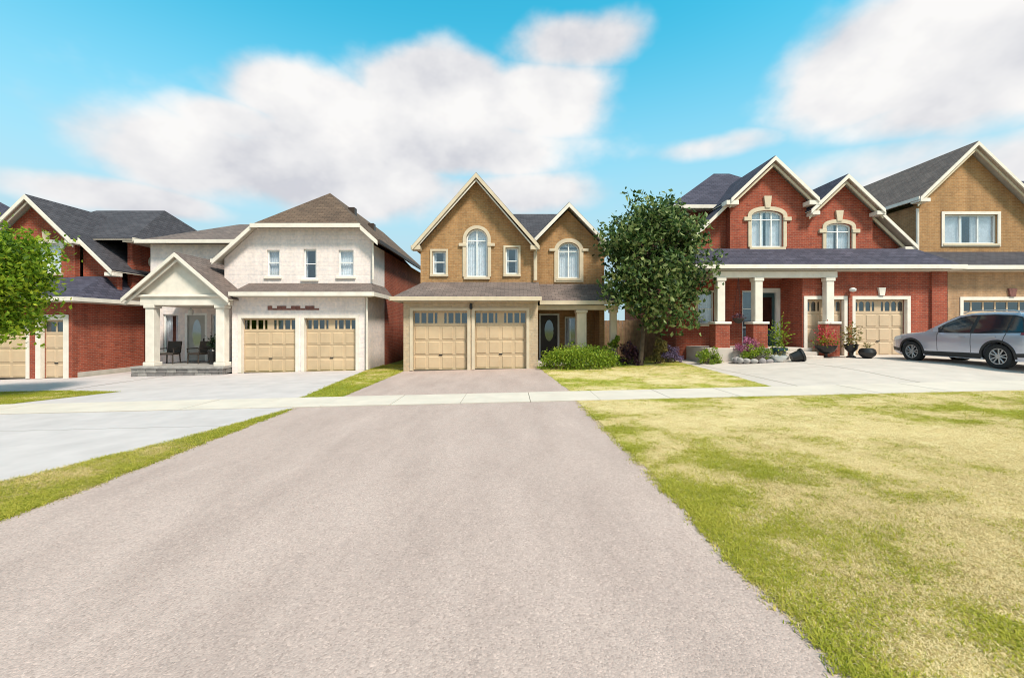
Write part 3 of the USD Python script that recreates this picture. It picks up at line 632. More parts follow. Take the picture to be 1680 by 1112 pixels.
# ------------------------------------------------------------------ white house
def house_white():
    T = Thing('white_house', 'white house with clipped gable, pillared porch and two beige garage doors', 'house', (-10, 17.3, gz(-10, 17.3)))
    gl = -0.5
    d1, d2 = (-10.97, -8.77, -0.24, 1.98), (-8.42, -6.33, -0.20, 1.98)
    front(T, [(-11.35, gl), (-5.95, gl), (-5.95, 2.95), (-11.35, 2.95)], [sbox(d[0], d[2] - 0.3, d[1], d[3]) for d in (d1, d2)], 17.3, 0.22, 'white_brick')
    for d in (d1, d2): garage_door(T, *d, 17.3, 'garage_tan', cols=4, rows=4, wcols=8, split=True, tw=0.12)
    for i in range(11):                                            # band of old red bricks over the doors
        a = -9.90 + i * 0.19
        T.add('brick', cbox(a, a + 0.178, 17.275, 17.36, 2.30, 2.37 + 0.10 * (i % 3 != 1), 0.006), 'old_red_brick')
    side(T, [(17.52, gl), (19.9, gl), (19.9, 5.15), (18.32, 5.15), (18.32, 2.9), (17.52, 2.9)], -6.17, 'white_brick')
    side(T, [(19.9, gl), (28, gl), (28, 5.15), (19.9, 5.15)], -6.175, 'red_brick')
    E = 2.98
    roof_face(T, [(-11.15, 16.92, E), (-5.55, 16.92, E), (-5.95, 18.1, 3.47), (-11.15, 18.1, 3.47)], 'mauve_shingle', 'garage_roof')
    roof_face(T, [(-5.55, 16.92, E), (-5.55, 20.0, E), (-5.95, 20.0, 3.47), (-5.95, 18.1, 3.47)], 'mauve_shingle', 'garage_roof')
    gutter(T, (-11.2, 16.88, E + 0.02), (-5.50, 16.88, E + 0.02), h=0.16); gutter(T, (-5.51, 16.86, E + 0.02), (-5.51, 20.0, E + 0.02), h=0.16)
    T.add('soffit', bx(-11.1, -5.58, 16.95, 17.3, E - 0.17, E - 0.14), 'soffit_white')
    # clipped gable front
    yw = 18.1
    ws = [sbox(-10.40, 3.76, -9.86, 4.88), sbox(-8.84, 3.66, -8.30, 4.92), sbox(-7.36, 3.76, -6.72, 4.88)]
    front(T, [(-12.2, 2.9), (-5.95, 2.9), (-5.95, 5.42), (-6.32, 5.80), (-10.82, 5.80), (-12.2, 4.52)], ws, yw, 0.22, 'white_brick')
    window(T, ws[0], yw, hbars=(4.35,), curtain='blind_grey', sill='white_trim'); window(T, ws[1], yw, hbars=(4.3,), curtain='blind_grey', cover=0.4, sill='white_trim'); window(T, ws[2], yw, hbars=(4.35,), curtain='curtain_white', sill='white_trim')
    R, k, yf = (-8.57, 7.92), 0.9, 17.72
    z = lambda x: R[1] - k * abs(x - R[0])
    zc = 5.88; dx = (R[1] - zc) / k; yr = 20.1
    for s, xe in ((-1, -12.45), (1, -5.58)):
        xc = R[0] + s * dx
        roof_face(T, [(R[0], yr, R[1]), (R[0], 28.5, R[1]), (xe, 28.5, z(xe)), (xe, yf, z(xe)), (xc, yf, zc)], 'brown_shingle')
        rake(T, (xe, yf - 0.02, z(xe) - 0.03), (xc, yf - 0.02, zc - 0.03), 'white_trim')
        gutter(T, (xe + s * 0.04, yf, z(xe) + 0.02), (xe + s * 0.04, 28.5, z(xe) + 0.02), 'dark_brown' if s > 0 else 'white_trim')
    roof_face(T, [(R[0] - dx, yf, zc), (R[0] + dx, yf, zc), (R[0], yr, R[1])], 'brown_shingle')
    gutter(T, (R[0] - dx, yf - 0.05, zc + 0.02), (R[0] + dx, yf - 0.05, zc + 0.02), h=0.17)
    T.add('downspout', tube([(-5.86, 17.98, 5.2), (-5.86, 17.98, 3.6)], 0.045), 'white_trim')
    T.add('downspout', tube([(-5.85, 17.2, 2.85), (-5.85, 17.2, -0.1)], 0.045), 'white_trim')
    for yv, xv in ((20.6, -7.7), (21.9, -7.2)):
        T.add('roof_vent', cbox(xv - 0.16, xv + 0.16, yv - 0.16, yv + 0.16, z(xv) - 0.2, z(xv) + 0.22, 0.02), 'dark_brown')
    # left wing and its roof
    od, ow, ow2 = sbox(-14.95, 0.06, -13.95, 2.25), sbox(-15.95, 0.5, -15.25, 2.2), sbox(-13.75, 0.3, -13.25, 2.2)
    front(T, [(-16.3, gl), (-11.35, gl), (-11.35, 5.4), (-16.3, 5.4)], [od, ow, ow2], 19.5, 0.22, 'white_brick')
    side(T, [(19.5, gl), (27, gl), (27, 5.4), (19.5, 5.4)], -16.52, 'white_brick')
    side(T, [(17.52, gl), (19.5, gl), (19.5, 2.9), (17.52, 2.9)], -11.35, 'white_brick')
    front(T, [(-16.3, gl), (-6.2, gl), (-6.2, 5.2), (-8.57, 7.7), (-12, 5.2), (-16.3, 5.2)], [], 27.0, 0.2, 'red_brick')
    e = 5.5
    roof_face(T, [(-16.8, 19.1, e), (-10.9, 19.1, e), (-9.2, 22.2, 6.95), (-14.2, 22.2, 6.95)], 'mauve_shingle')
    roof_face(T, [(-16.8, 19.1, e), (-16.8, 27.0, e), (-14.2, 22.2, 6.95)], 'mauve_shingle')
    roof_face(T, [(-16.8, 27.0, e), (-9.2, 27.0, e), (-9.2, 22.2, 6.95), (-14.2, 22.2, 6.95)], 'mauve_shingle')
    gutter(T, (-16.85, 19.06, e + 0.02), (-11.6, 19.06, e + 0.02), h=0.16)
    # porch
    pf = 0.06
    T.add('porch_floor', cbox(-15.0, -11.36, 16.75, 19.5, pf - 0.10, pf, 0.015), 'grey_stone_pale')
    r2 = np.random.default_rng(3)
    for row in range(2):
        x = -15.0
        while x < -11.42:
            w = min(r2.uniform(0.24, 0.46), -11.38 - x)
            zb = -0.36 + row * 0.165
            T.add('stone', cbox(x, x + w - 0.012, 16.78 + r2.uniform(0, 0.02), 16.98, zb - (0.2 if row == 0 else 0), zb + 0.155, 0.012), ('grey_stone', 'grey_stone_pale')[r2.integers(2)]); x += w
    for x0, x1 in ((-15.0, -14.8), (-11.56, -11.38)):
        for row in range(2): T.add('stone', cbox(x0, x1, 17.0, 19.4, -0.36 + row * 0.165 - 0.1, -0.36 + row * 0.165 + 0.155, 0.012), 'grey_stone')
    for x in (-14.4, -11.6):
        c = T.add('column', cbox(x - 0.17, x + 0.17, 16.93, 17.27, pf + 0.16, 2.36, 0.02), 'white_trim')
        T.add('plinth', cbox(x - 0.22, x + 0.22, 16.88, 17.32, pf, pf + 0.158, 0.015), 'white_trim', c); T.add('capital', cbox(x - 0.21, x + 0.21, 16.89, 17.31, 2.362, 2.48, 0.015), 'white_trim', c)
    T.add('porch_beam', bx(-14.75, -11.3, 16.92, 17.28, 2.483, 2.84), 'white_trim'); T.add('porch_beam', bx(-14.75, -14.45, 17.28, 19.5, 2.483, 2.84), 'white_trim')
    T.add('porch_ceiling', bx(-14.45, -11.36, 17.28, 19.5, 2.46, 2.50), 'soffit_white')
    A, ks, yp = (-13.17, 4.55), 0.86, 16.66; zp = lambda x: A[1] - ks * abs(x - A[0])
    front(T, [(-14.95, 2.843), (-11.4, 2.843), (-13.17, 4.36)], [], 16.98, 0.15, 'white_trim', 'pediment')
    T.add('pediment_moulding', cbox(-15.1, -11.25, 16.84, 17.0, 2.80, 2.90, 0.02), 'white_trim')
    for x in (-15.25, -11.08):
        roof_face(T, [(A[0], yp, A[1]), (A[0], 19.5, A[1]), (x, 19.5, zp(x)), (x, yp, zp(x))], 'mauve_shingle', 'porch_roof')
        rake(T, (x, yp - 0.02, zp(x) - 0.03), (A[0], yp - 0.02, A[1] - 0.03), 'white_trim', h=0.16)
        rake(T, (x * 0.985 + A[0] * 0.015, yp + 0.12, zp(x) - 0.18), (A[0], yp + 0.12, A[1] - 0.25), 'white_trim', h=0.10)
    dd = T.add('front_door', bx(-14.86, -14.04, 19.58, 19.63, 0.08, 2.16), 'door_grey')
    T.add('frame', xz(od.difference(sbox(-14.86, 0.06, -14.04, 2.16)), 19.5, 0.16), 'frame_white', dd)
    T.add('pane', xz(affinity.scale(Point(-14.45, 1.3).buffer(0.5, 16), 0.40, 1.3), 19.562, 0.012), 'pane_glass', dd); T.add('handle', cbox(-14.14, -14.10, 19.52, 19.57, 0.95, 1.1, 0.008), 'dark_metal', dd)
    window(T, ow, 19.5, cover=0.8, sill='white_trim'); window(T, ow2, 19.5, hbars=(1.2,), cover=0.8, sill=None)
    l = T.add('porch_lamp', lathe([(0, 0), (0.09, 0.02), (0.10, 0.2), (0.04, 0.28), (0, 0.3)], (-14.0, 18.6, 2.14), 12), 'pot_white'); T.add('lamp_rod', tube([(-14.0, 18.6, 2.42), (-14.0, 18.6, 2.48)], 0.012, 6), 'dark_metal', l)
    shutter_room(T, -16, -6.2, -0.2, 5.0, 22.5)
house_white()

def porch_chair(x, y, z, rz, label, h=0.95):
    T = Thing('porch_chair', label, 'chair', (x, y, z), rz=rz); T.local = True
    T.add('seat', cbox(-0.27, 0.27, -0.27, 0.27, 0.38, 0.46, 0.02), 'wicker')
    b = cbox(-0.27, 0.27, -0.03, 0.03, 0.0, h - 0.44, 0.015); b.apply_transform(trimesh.transformations.rotation_matrix(-0.2, [1, 0, 0])); b.apply_translation((0, 0.27, 0.44)); T.add('backrest', b, 'wicker')
    for sx in (-1, 1):
        T.add('armrest', cbox(sx * 0.29 - 0.035, sx * 0.29 + 0.035, -0.27, 0.26, 0.62, 0.66, 0.01), 'wicker')
        for sy in (-1, 1): T.add('leg', tube([(sx * 0.25, sy * 0.24, 0.38), (sx * 0.27, sy * 0.26, 0.0)], 0.025, 6), 'wicker')
        T.add('arm_post', tube([(sx * 0.29, -0.24, 0.46), (sx * 0.29, -0.24, 0.62)], 0.02, 6), 'wicker')
porch_chair(-14.6, 18.2, 0.06, 8, 'dark wicker porch chair nearer the left pillar of the white porch')
porch_chair(-13.45, 18.3, 0.06, -10, 'dark wicker porch chair in front of the white house door')

def tall_urn():
    T = Thing('porch_urn', 'tall black urn with dark plant beside the right pillar of the white porch', 'urn', (-12.55, 17.9, 0.06))
    T.add('urn', lathe([(0, 0), (0.13, 0), (0.10, 0.1), (0.17, 0.35), (0.19, 0.55), (0.15, 0.62), (0, 0.62)], (-12.55, 17.9, 0.06)), 'pot_black', sm=35)
    r = np.random.default_rng(5); p = r.normal(size=(160, 3)) * [0.09, 0.09, 0.17] + [-12.55, 17.9, 0.92]
    T.add('foliage', leaves(p, 0.13, 5), 'dark_leaf')
tall_urn()

# ------------------------------------------------------------------ red house at the left edge
def house_left():
    T = Thing('red_brick_house', 'red brick house with black roof and side wall, at the left edge', 'house', (-19.5, 16.87, gz(-19.5, 16.87)))
    gl = -0.75; g = -0.42
    d1, d2 = (-22.3, -19.2, g, 1.9), (-18.62, -17.72, g, 1.9)
    front(T, [(-23.2, gl), (-17.4, gl), (-17.4, 2.72), (-23.2, 2.72)], [sbox(d[0], d[2] - 0.4, d[1], d[3]) for d in (d1, d2)], 16.87, 0.22, 'red_brick')
    garage_door(T, *d1, 16.87, 'garage_tan', cols=4, rows=4, wcols=8); garage_door(T, *d2, 16.87, 'garage_beige', cols=2, rows=4, wcols=2, tw=0.20)
    side(T, [(17.09, -0.2), (20.2, -0.2), (20.2, 2.72), (17.09, 2.72)], -17.62, 'red_brick')
    T.add('foundation', bx(-17.64, -17.375, 17.09, 20.2, gl, -0.2), 'foundation')
    E = 2.76
    roof_face(T, [(-23.6, 16.45, E), (-16.98, 16.45, E), (-17.9, 18.6, 3.82), (-23.6, 18.6, 3.82)], 'slate_shingle', 'garage_roof')
    roof_face(T, [(-16.98, 16.45, E), (-16.98, 20.9, E), (-17.9, 20.9, 3.82), (-17.9, 18.6, 3.82)], 'slate_shingle', 'garage_roof')
    gutter(T, (-23.6, 16.41, E + 0.02), (-16.94, 16.41, E + 0.02), h=0.16); gutter(T, (-16.94, 16.41, E + 0.02), (-16.94, 20.9, E + 0.02), h=0.16)
    T.add('soffit', bx(-17.4, -16.96, 16.45, 20.9, E - 0.18, E - 0.15), 'soffit_white'); T.add('soffit', bx(-23.5, -17.4, 16.45, 16.87, E - 0.18, E - 0.15), 'soffit_white')
    yw = 18.5
    wA = arch_rect(-20.75, -19.55, 3.95, 5.25, 0.12)
    front(T, [(-22.4, 2.8), (-18.95, 2.8), (-18.95, 5.45), (-20.6, 7.02), (-22.4, 5.3)], [wA], yw, 0.22, 'red_brick')
    w = window(T, wA, yw, bars=(-20.15,), trim='white_trim', head=0.80, trim_w=0.16); keystone(T, -20.15, 5.28, yw, 0.45, 'cream_trim', parent=w)
    front(T, [(-18.95, 2.8), (-17.42, 2.8), (-17.42, 4.1), (-18.95, 5.5)], [], 18.85, 0.22, 'red_brick')
    P, s = (-20.6, 7.24), 0.97; z = lambda x: P[1] - s * abs(x - P[0]); yf = 18.05
    for x in (-22.7, -18.68):
        roof_face(T, [(P[0], yf, P[1]), (P[0], 25, P[1]), (x, 25, z(x)), (x, yf, z(x))], 'grey_shingle')
        rake(T, (x, yf - 0.02, z(x) - 0.03), (P[0], yf - 0.02, P[1] - 0.03), 'white_trim'); rake(T, (x, yf + 0.1, z(x) - 0.26), (P[0], yf + 0.1, P[1] - 0.26), 'soffit_white', 0.04, 0.1)
    T.add('eave_return', cbox(-18.95, -18.62, yf, 18.9, 5.16, 5.32, 0.012), 'white_trim')
    roof_face(T, [(-18.74, 18.4, z(-18.74) + 0.10), (-18.74, 20.6, z(-18.74) + 0.10), (-17.25, 20.6, z(-17.25) + 0.10), (-17.25, 18.4, z(-17.25) + 0.10)], 'grey_shingle')
    rake(T, (-17.25, 18.37, z(-17.25) + 0.07), (-18.68, 18.37, z(-18.68) + 0.07), 'white_trim')
    T.add('eave_return', cbox(-17.6, -17.2, 18.4, 18.85, 3.82, 3.98, 0.012), 'white_trim')
    # taller rear block and its hip roof
    side(T, [(19.6, 2.0), (28, 2.0), (28, 5.5), (19.6, 5.5)], -17.66, 'red_brick')
    T.add('medallion', yz(Point(20.75, 4.75).buffer(0.3, 16), -17.44, 0.06), 'pale_stone'); T.add('medallion_core', yz(Point(20.75, 4.75).buffer(0.17, 16), -17.385, 0.03), 'dark_brown')
    front(T, [(-23.2, gl), (-17.44, gl), (-17.44, 5.5), (-23.2, 5.5)], [], 28.0, 0.2, 'red_brick')
    side(T, [(17.1, gl), (28, gl), (28, 5.3), (18.5, 5.3), (18.5, 2.7), (17.1, 2.7)], -23.2, 'red_brick')
    e, R = 5.6, 7.78
    roof_face(T, [(-23.6, 19.1, e), (-17.0, 19.1, e), (-18.4, 22.6, R), (-22.0, 22.6, R)], 'grey_shingle')
    roof_face(T, [(-17.0, 19.1, e), (-17.0, 28.3, e), (-18.4, 22.6, R)], 'grey_shingle')
    roof_face(T, [(-23.6, 28.3, e), (-17.0, 28.3, e), (-18.4, 22.6, R), (-22.0, 22.6, R)], 'grey_shingle')
    roof_face(T, [(-23.6, 19.1, e), (-23.6, 28.3, e), (-22.0, 22.6, R)], 'grey_shingle')
    gutter(T, (-16.96, 19.1, e + 0.02), (-16.96, 28.3, e + 0.02), 'soffit_white')
    T.add('soffit', bx(-17.44, -16.99, 19.1, 28.2, e - 0.17, e - 0.14), 'soffit_white')
    shutter_room(T, -23, -17.7, -0.3, 5.2, 22.0)
house_left()

# ------------------------------------------------------------------ red house on the right
def house_red():
    T = Thing('red_brick_house', 'red brick house with twin gables and white porch columns, behind the pots', 'house', (12, 17.07, gz(12, 17.07)))
    g, gl = 0.46, 0.1
    d1, d2 = (13.72, 15.80, g, 2.72), (11.80, 13.28, g, 2.72)
    front(T, [(11.62, gl), (17.3, gl), (17.3, 3.9), (11.62, 3.9)], [sbox(d[0], d[2] - 0.4, d[1], d[3]) for d in (d1, d2)], 17.07, 0.22, 'red_brick')
    garage_door(T, *d1, 17.07, 'garage_beige', cols=4, rows=4, wcols=8, arched=True, tw=0.13, split=True); garage_door(T, *d2, 17.07, 'garage_beige', cols=3, rows=4, wcols=6, arched=True, tw=0.13, split=True)
    T.add('corner_pier', bx(16.72, 17.33, 16.98, 17.07, gl, 3.9), 'red_brick'); T.add('pier', bx(13.43, 13.57, 17.0, 17.07, gl, 2.85), 'red_brick')
    keystone(T, 14.76, 2.87, 17.07, 0.32, 'white_trim', 0.09); keystone(T, 12.54, 2.87, 17.07, 0.32, 'white_trim', 0.09)
    lm = T.add('wall_lamp', lathe([(0, 0), (0.10, 0.03), (0.13, 0.10), (0.05, 0.17), (0, 0.18)], (13.5, 16.9, 3.0), 12), 'pot_white'); T.add('lamp_bracket', bx(13.48, 13.52, 16.98, 17.07, 3.08, 3.12), 'white_trim', lm)
    side(T, [(17.29, gl), (28, gl), (28, 4.4), (17.29, 3.9)], 17.08, 'red_brick')
    side(T, [(17.29, gl), (18.5, gl), (18.5, 4.0), (17.29, 4.0)], 11.62, 'red_brick')
    # long low roof over porch and garage
    E, yE = 4.02, 16.62
    roof_face(T, [(7.15, yE, E), (17.62, yE, E), (17.0, 18.0, 4.92), (7.75, 18.0, 4.92)], 'slate_shingle', 'porch_roof')
    roof_face(T, [(7.15, yE, E), (7.75, 18.0, 4.92), (7.75, 19.4, 4.92), (7.15, 19.4, E)], 'slate_shingle', 'porch_roof'); roof_face(T, [(17.62, yE, E), (17.0, 18.0, 4.92), (17.0, 28, 4.92), (17.62, 28, E)], 'slate_shingle', 'porch_roof')
    gutter(T, (7.1, yE - 0.04, E + 0.02), (17.66, yE - 0.04, E + 0.02), h=0.16); gutter(T, (7.1, yE - 0.04, E + 0.02), (7.1, 19.4, E + 0.02), h=0.16)
    T.add('soffit', bx(7.2, 17.55, yE, 17.07, E - 0.2, E - 0.17), 'soffit_white')
    T.add('porch_beam', bx(7.9, 12.8, 16.78, 17.06, 3.56, 3.80), 'white_trim'); T.add('porch_ceiling', bx(7.3, 11.62, 17.07, 18.5, 3.70, 3.74), 'soffit_white')
    T.add('porch_beam', bx(7.9, 8.15, 17.07, 18.5, 3.56, 3.69), 'white_trim')
    pf = 0.80
    T.add('porch_floor', cbox(7.55, 11.58, 16.45, 18.5, 0.2, pf, 0.02), 'concrete_warm')
    for i in range(2): T.add('step', cbox(10.25, 11.55, 16.10 - 0.32 * i + 0.02, 16.44 - 0.32 * i, 0.2, pf - 0.13 * (i + 1), 0.015), 'concrete_warm')
    for x, zb in ((8.23, pf), (9.71, pf), (12.52, 0.3)):
        p = T.add('porch_pier', bx(x - 0.28, x + 0.28, 16.66, 17.0 if x > 12 else 17.2, zb, 1.72), 'red_brick')
        T.add('pier_cap', cbox(x - 0.33, x + 0.33, 16.61, 17.03 if x > 12 else 17.25, 1.722, 1.83, 0.02), 'white_trim', p)
        c = T.add('column', cbox(x - 0.155, x + 0.155, 16.77, 17.02 if x > 12 else 17.08, 1.83, 3.55, 0.02), 'white_trim'); T.add('capital', cbox(x - 0.19, x + 0.19, 16.74, 17.04 if x > 12 else 17.11, 3.42, 3.555, 0.015), 'white_trim', c)
    od, ow = sbox(10.62, pf, 11.52, 3.2), sbox(8.05, 1.75, 8.75, 3.1)
    front(T, [(7.1, gl), (11.62, gl), (11.62, 4.0), (7.1, 4.0)], [od, ow, sbox(9.98, pf, 10.5, 3.2)], 18.5, 0.22, 'red_brick')
    dd = T.add('front_door', bx(10.70, 11.44, 18.58, 18.63, pf + 0.02, 3.1), 'door_teal')
    T.add('frame', xz(od.buffer(0.09, join_style=2).difference(sbox(10.70, 0, 11.44, 3.1)).intersection(sbox(9, pf, 13, 5)), 18.46, 0.16), 'frame_white', dd)
    T.add('pane', xz(sbox(10.84, 1.5, 11.30, 2.9), 18.562, 0.012), 'dark_glass', dd); T.add('handle', cbox(10.76, 10.80, 18.52, 18.57, 1.75, 1.92, 0.008), 'dark_metal', dd)
    window(T, sbox(9.98, pf, 10.5, 3.2), 18.5, hbars=(1.6, 2.4), cover=0.0, curtain=None, sill=None); window(T, ow, 18.5, bars=(), hbars=(2.4,), trim='cream_trim', trim_w=0.1)
    # left gable
    yw = 18.0
    wA = arch_rect(10.10, 11.42, 4.98, 6.52, 0.22)
    front(T, [(9.2, 4.3), (12.42, 4.3), (12.42, 6.95), (10.85, 8.45), (9.2, 6.95)], [wA], yw, 0.22, 'red_brick')
    w = window(T, wA, yw, bars=(10.54, 10.98), hbars=(6.15,), trim='cream_trim', head=0.72, trim_w=0.17, cover=0.9); keystone(T, 10.76, 6.62, yw, 0.5, parent=w)
    for x in (9.92, 11.60): T.add('impost', cbox(x - 0.16, x + 0.16, yw - 0.08, yw + 0.06, 6.08, 6.24, 0.012), 'cream_trim', w)
    for x in (10.02, 11.50): T.add('jamb', cbox(x - 0.075, x + 0.075, yw - 0.05, yw + 0.06, 4.98, 6.075, 0.012), 'cream_trim', w)
    side(T, [(18.22, 4.3), (19.4, 4.3), (19.4, 6.95), (18.22, 6.95)], 9.2, 'red_brick'); side(T, [(18.22, 4.3), (19.4, 4.3), (19.4, 6.95), (18.22, 6.95)], 12.2, 'red_brick')
    P, s = (10.85, 8.68), 0.95; z = lambda x: P[1] - s * abs(x - P[0]); yf = 17.58
    for x in (9.02, 12.66):
        roof_face(T, [(P[0], yf, P[1]), (P[0], 23.5, P[1]), (x, 23.5, z(x)), (x, yf, z(x))], 'slate_shingle')
        rake(T, (x, yf - 0.02, z(x) - 0.03), (P[0], yf - 0.02, P[1] - 0.03), 'white_trim', h=0.17); rake(T, (x, yf + 0.1, z(x) - 0.28), (P[0], yf + 0.1, P[1] - 0.28), 'cream_trim', 0.04, 0.12)
    for x in (9.1, 12.52): T.add('eave_return', cbox(x - 0.26, x + 0.26, yf, yw, 6.66, 6.84, 0.012), 'white_trim')
    front(T, [(7.85, 4.3), (9.2, 4.3), (9.2, 6.75), (7.85, 5.5)], [], 18.35, 0.22, 'red_brick')
    roof_face(T, [(7.55, 17.95, 5.42), (9.25, 17.95, 7.03), (9.25, 20.5, 7.03), (7.55, 20.5, 5.42)], 'slate_shingle'); rake(T, (7.55, 17.93, 5.39), (9.15, 17.93, 6.92), 'white_trim', h=0.17)
    side(T, [(18.57, gl), (28, gl), (28, 7.0), (20.4, 7.0), (20.4, 5.3), (18.57, 5.3)], 7.4, 'red_brick')
    # right gable with the long slope
    wB = arch_rect(13.28, 14.36, 4.78, 6.0, 0.16)
    front(T, [(12.42, 4.3), (15.25, 4.3), (15.25, 6.45), (13.9, 7.72), (12.42, 6.45)], [wB], yw + 0.05, 0.22, 'red_brick')
    w = window(T, wB, yw + 0.05, bars=(13.82,), hbars=(5.65,), trim='cream_trim', head=0.75, trim_w=0.16, cover=0.9); keystone(T, 13.82, 6.08, yw + 0.05, 0.45, parent=w)
    for x in (13.12, 14.52): T.add('impost', cbox(x - 0.16, x + 0.16, yw - 0.03, yw + 0.11, 5.58, 5.74, 0.012), 'cream_trim', w)
    for x in (13.20, 14.44): T.add('jamb', cbox(x - 0.075, x + 0.075, yw, yw + 0.11, 4.78, 5.575, 0.012), 'cream_trim', w)
    P2, s2 = (13.9, 7.96), 0.95; z2 = lambda x: P2[1] - s2 * abs(x - P2[0]); yf2 = 17.64
    for x in (12.36, 15.42):
        roof_face(T, [(P2[0], yf2, P2[1]), (P2[0], 24, P2[1]), (x, 24, z2(x)), (x, yf2, z2(x))], 'slate_shingle', up=-0.01)
        rake(T, (x, yf2 - 0.02, z2(x) - 0.03), (P2[0], yf2 - 0.02, P2[1] - 0.03), 'white_trim', h=0.17); rake(T, (x, yf2 + 0.1, z2(x) - 0.28), (P2[0], yf2 + 0.1, P2[1] - 0.28), 'cream_trim', 0.04, 0.12)
    T.add('eave_return', cbox(12.43, 12.75, yf2, yw + 0.05, 6.26, 6.42, 0.012), 'white_trim'); T.add('eave_return', cbox(15.1, 15.48, yf2, yw + 0.05, 6.26, 6.42, 0.012), 'white_trim')
    front(T, [(15.25, 4.3), (16.72, 4.3), (16.72, 5.0), (15.25, 6.35)], [], 18.35, 0.22, 'red_brick')
    zz = lambda x: z2(x) + 0.10
    roof_face(T, [(15.35, 17.95, zz(15.35)), (17.05, 17.95, zz(17.05)), (17.05, 24, zz(17.05)), (15.35, 24, zz(15.35))], 'slate_shingle'); rake(T, (17.05, 17.93, zz(17.05) - 0.03), (15.4, 17.93, zz(15.4) - 0.03), 'white_trim', h=0.16); rake(T, (17.0, 18.15, zz(17.0) - 0.36), (15.3, 18.15, zz(15.3) - 0.36), 'cream_trim', 0.05, 0.14)
    T.add('eave_return', cbox(16.55, 17.05, 17.95, 18.35, 4.84, 5.0, 0.012), 'white_trim')
    # main hip behind
    e, R, yb = 7.1, 9.62, 22.2
    hx = [(7.1, 19.2, e), (14.6, 19.2, e), (11.3, yb, R), (10.5, yb, R)]
    roof_face(T, hx, 'slate_shingle', up=-0.03); roof_face(T, [(7.1, 19.2, e), (7.1, 28.3, e), (10.5, yb + 2.0, R), (10.5, yb, R)], 'slate_shingle', up=-0.03); roof_face(T, [(14.6, 19.2, e), (14.6, 28.3, e), (11.3, yb + 2.0, R), (11.3, yb, R)], 'slate_shingle', up=-0.03)
    roof_face(T, [(7.1, 28.3, e), (14.6, 28.3, e), (11.3, yb + 2.0, R), (10.5, yb + 2.0, R)], 'slate_shingle', up=-0.03); roof_face(T, [(10.5, yb, R), (11.3, yb, R), (11.3, yb + 2, R), (10.5, yb + 2, R)], 'slate_shingle', up=-0.03)
    gutter(T, (7.06, 19.16, e), (9.3, 19.16, e), h=0.16); gutter(T, (7.06, 19.16, e), (7.06, 28.3, e), h=0.16)
    front(T, [(7.62, 5.0), (14.2, 5.0), (14.2, 7.0), (7.62, 7.0)], [], 19.6, 0.2, 'red_brick'); T.add('soffit', bx(7.1, 9.4, 19.2, 19.6, e - 0.2, e - 0.17), 'soffit_white')
    front(T, [(7.62, gl), (17.08, gl), (17.08, 5.0), (14.2, 7.0), (7.62, 7.0)], [], 28.0, 0.2, 'red_brick')
    shutter_room(T, 7.7, 17.0, 0.4, 6.8, 21.5)
house_red()

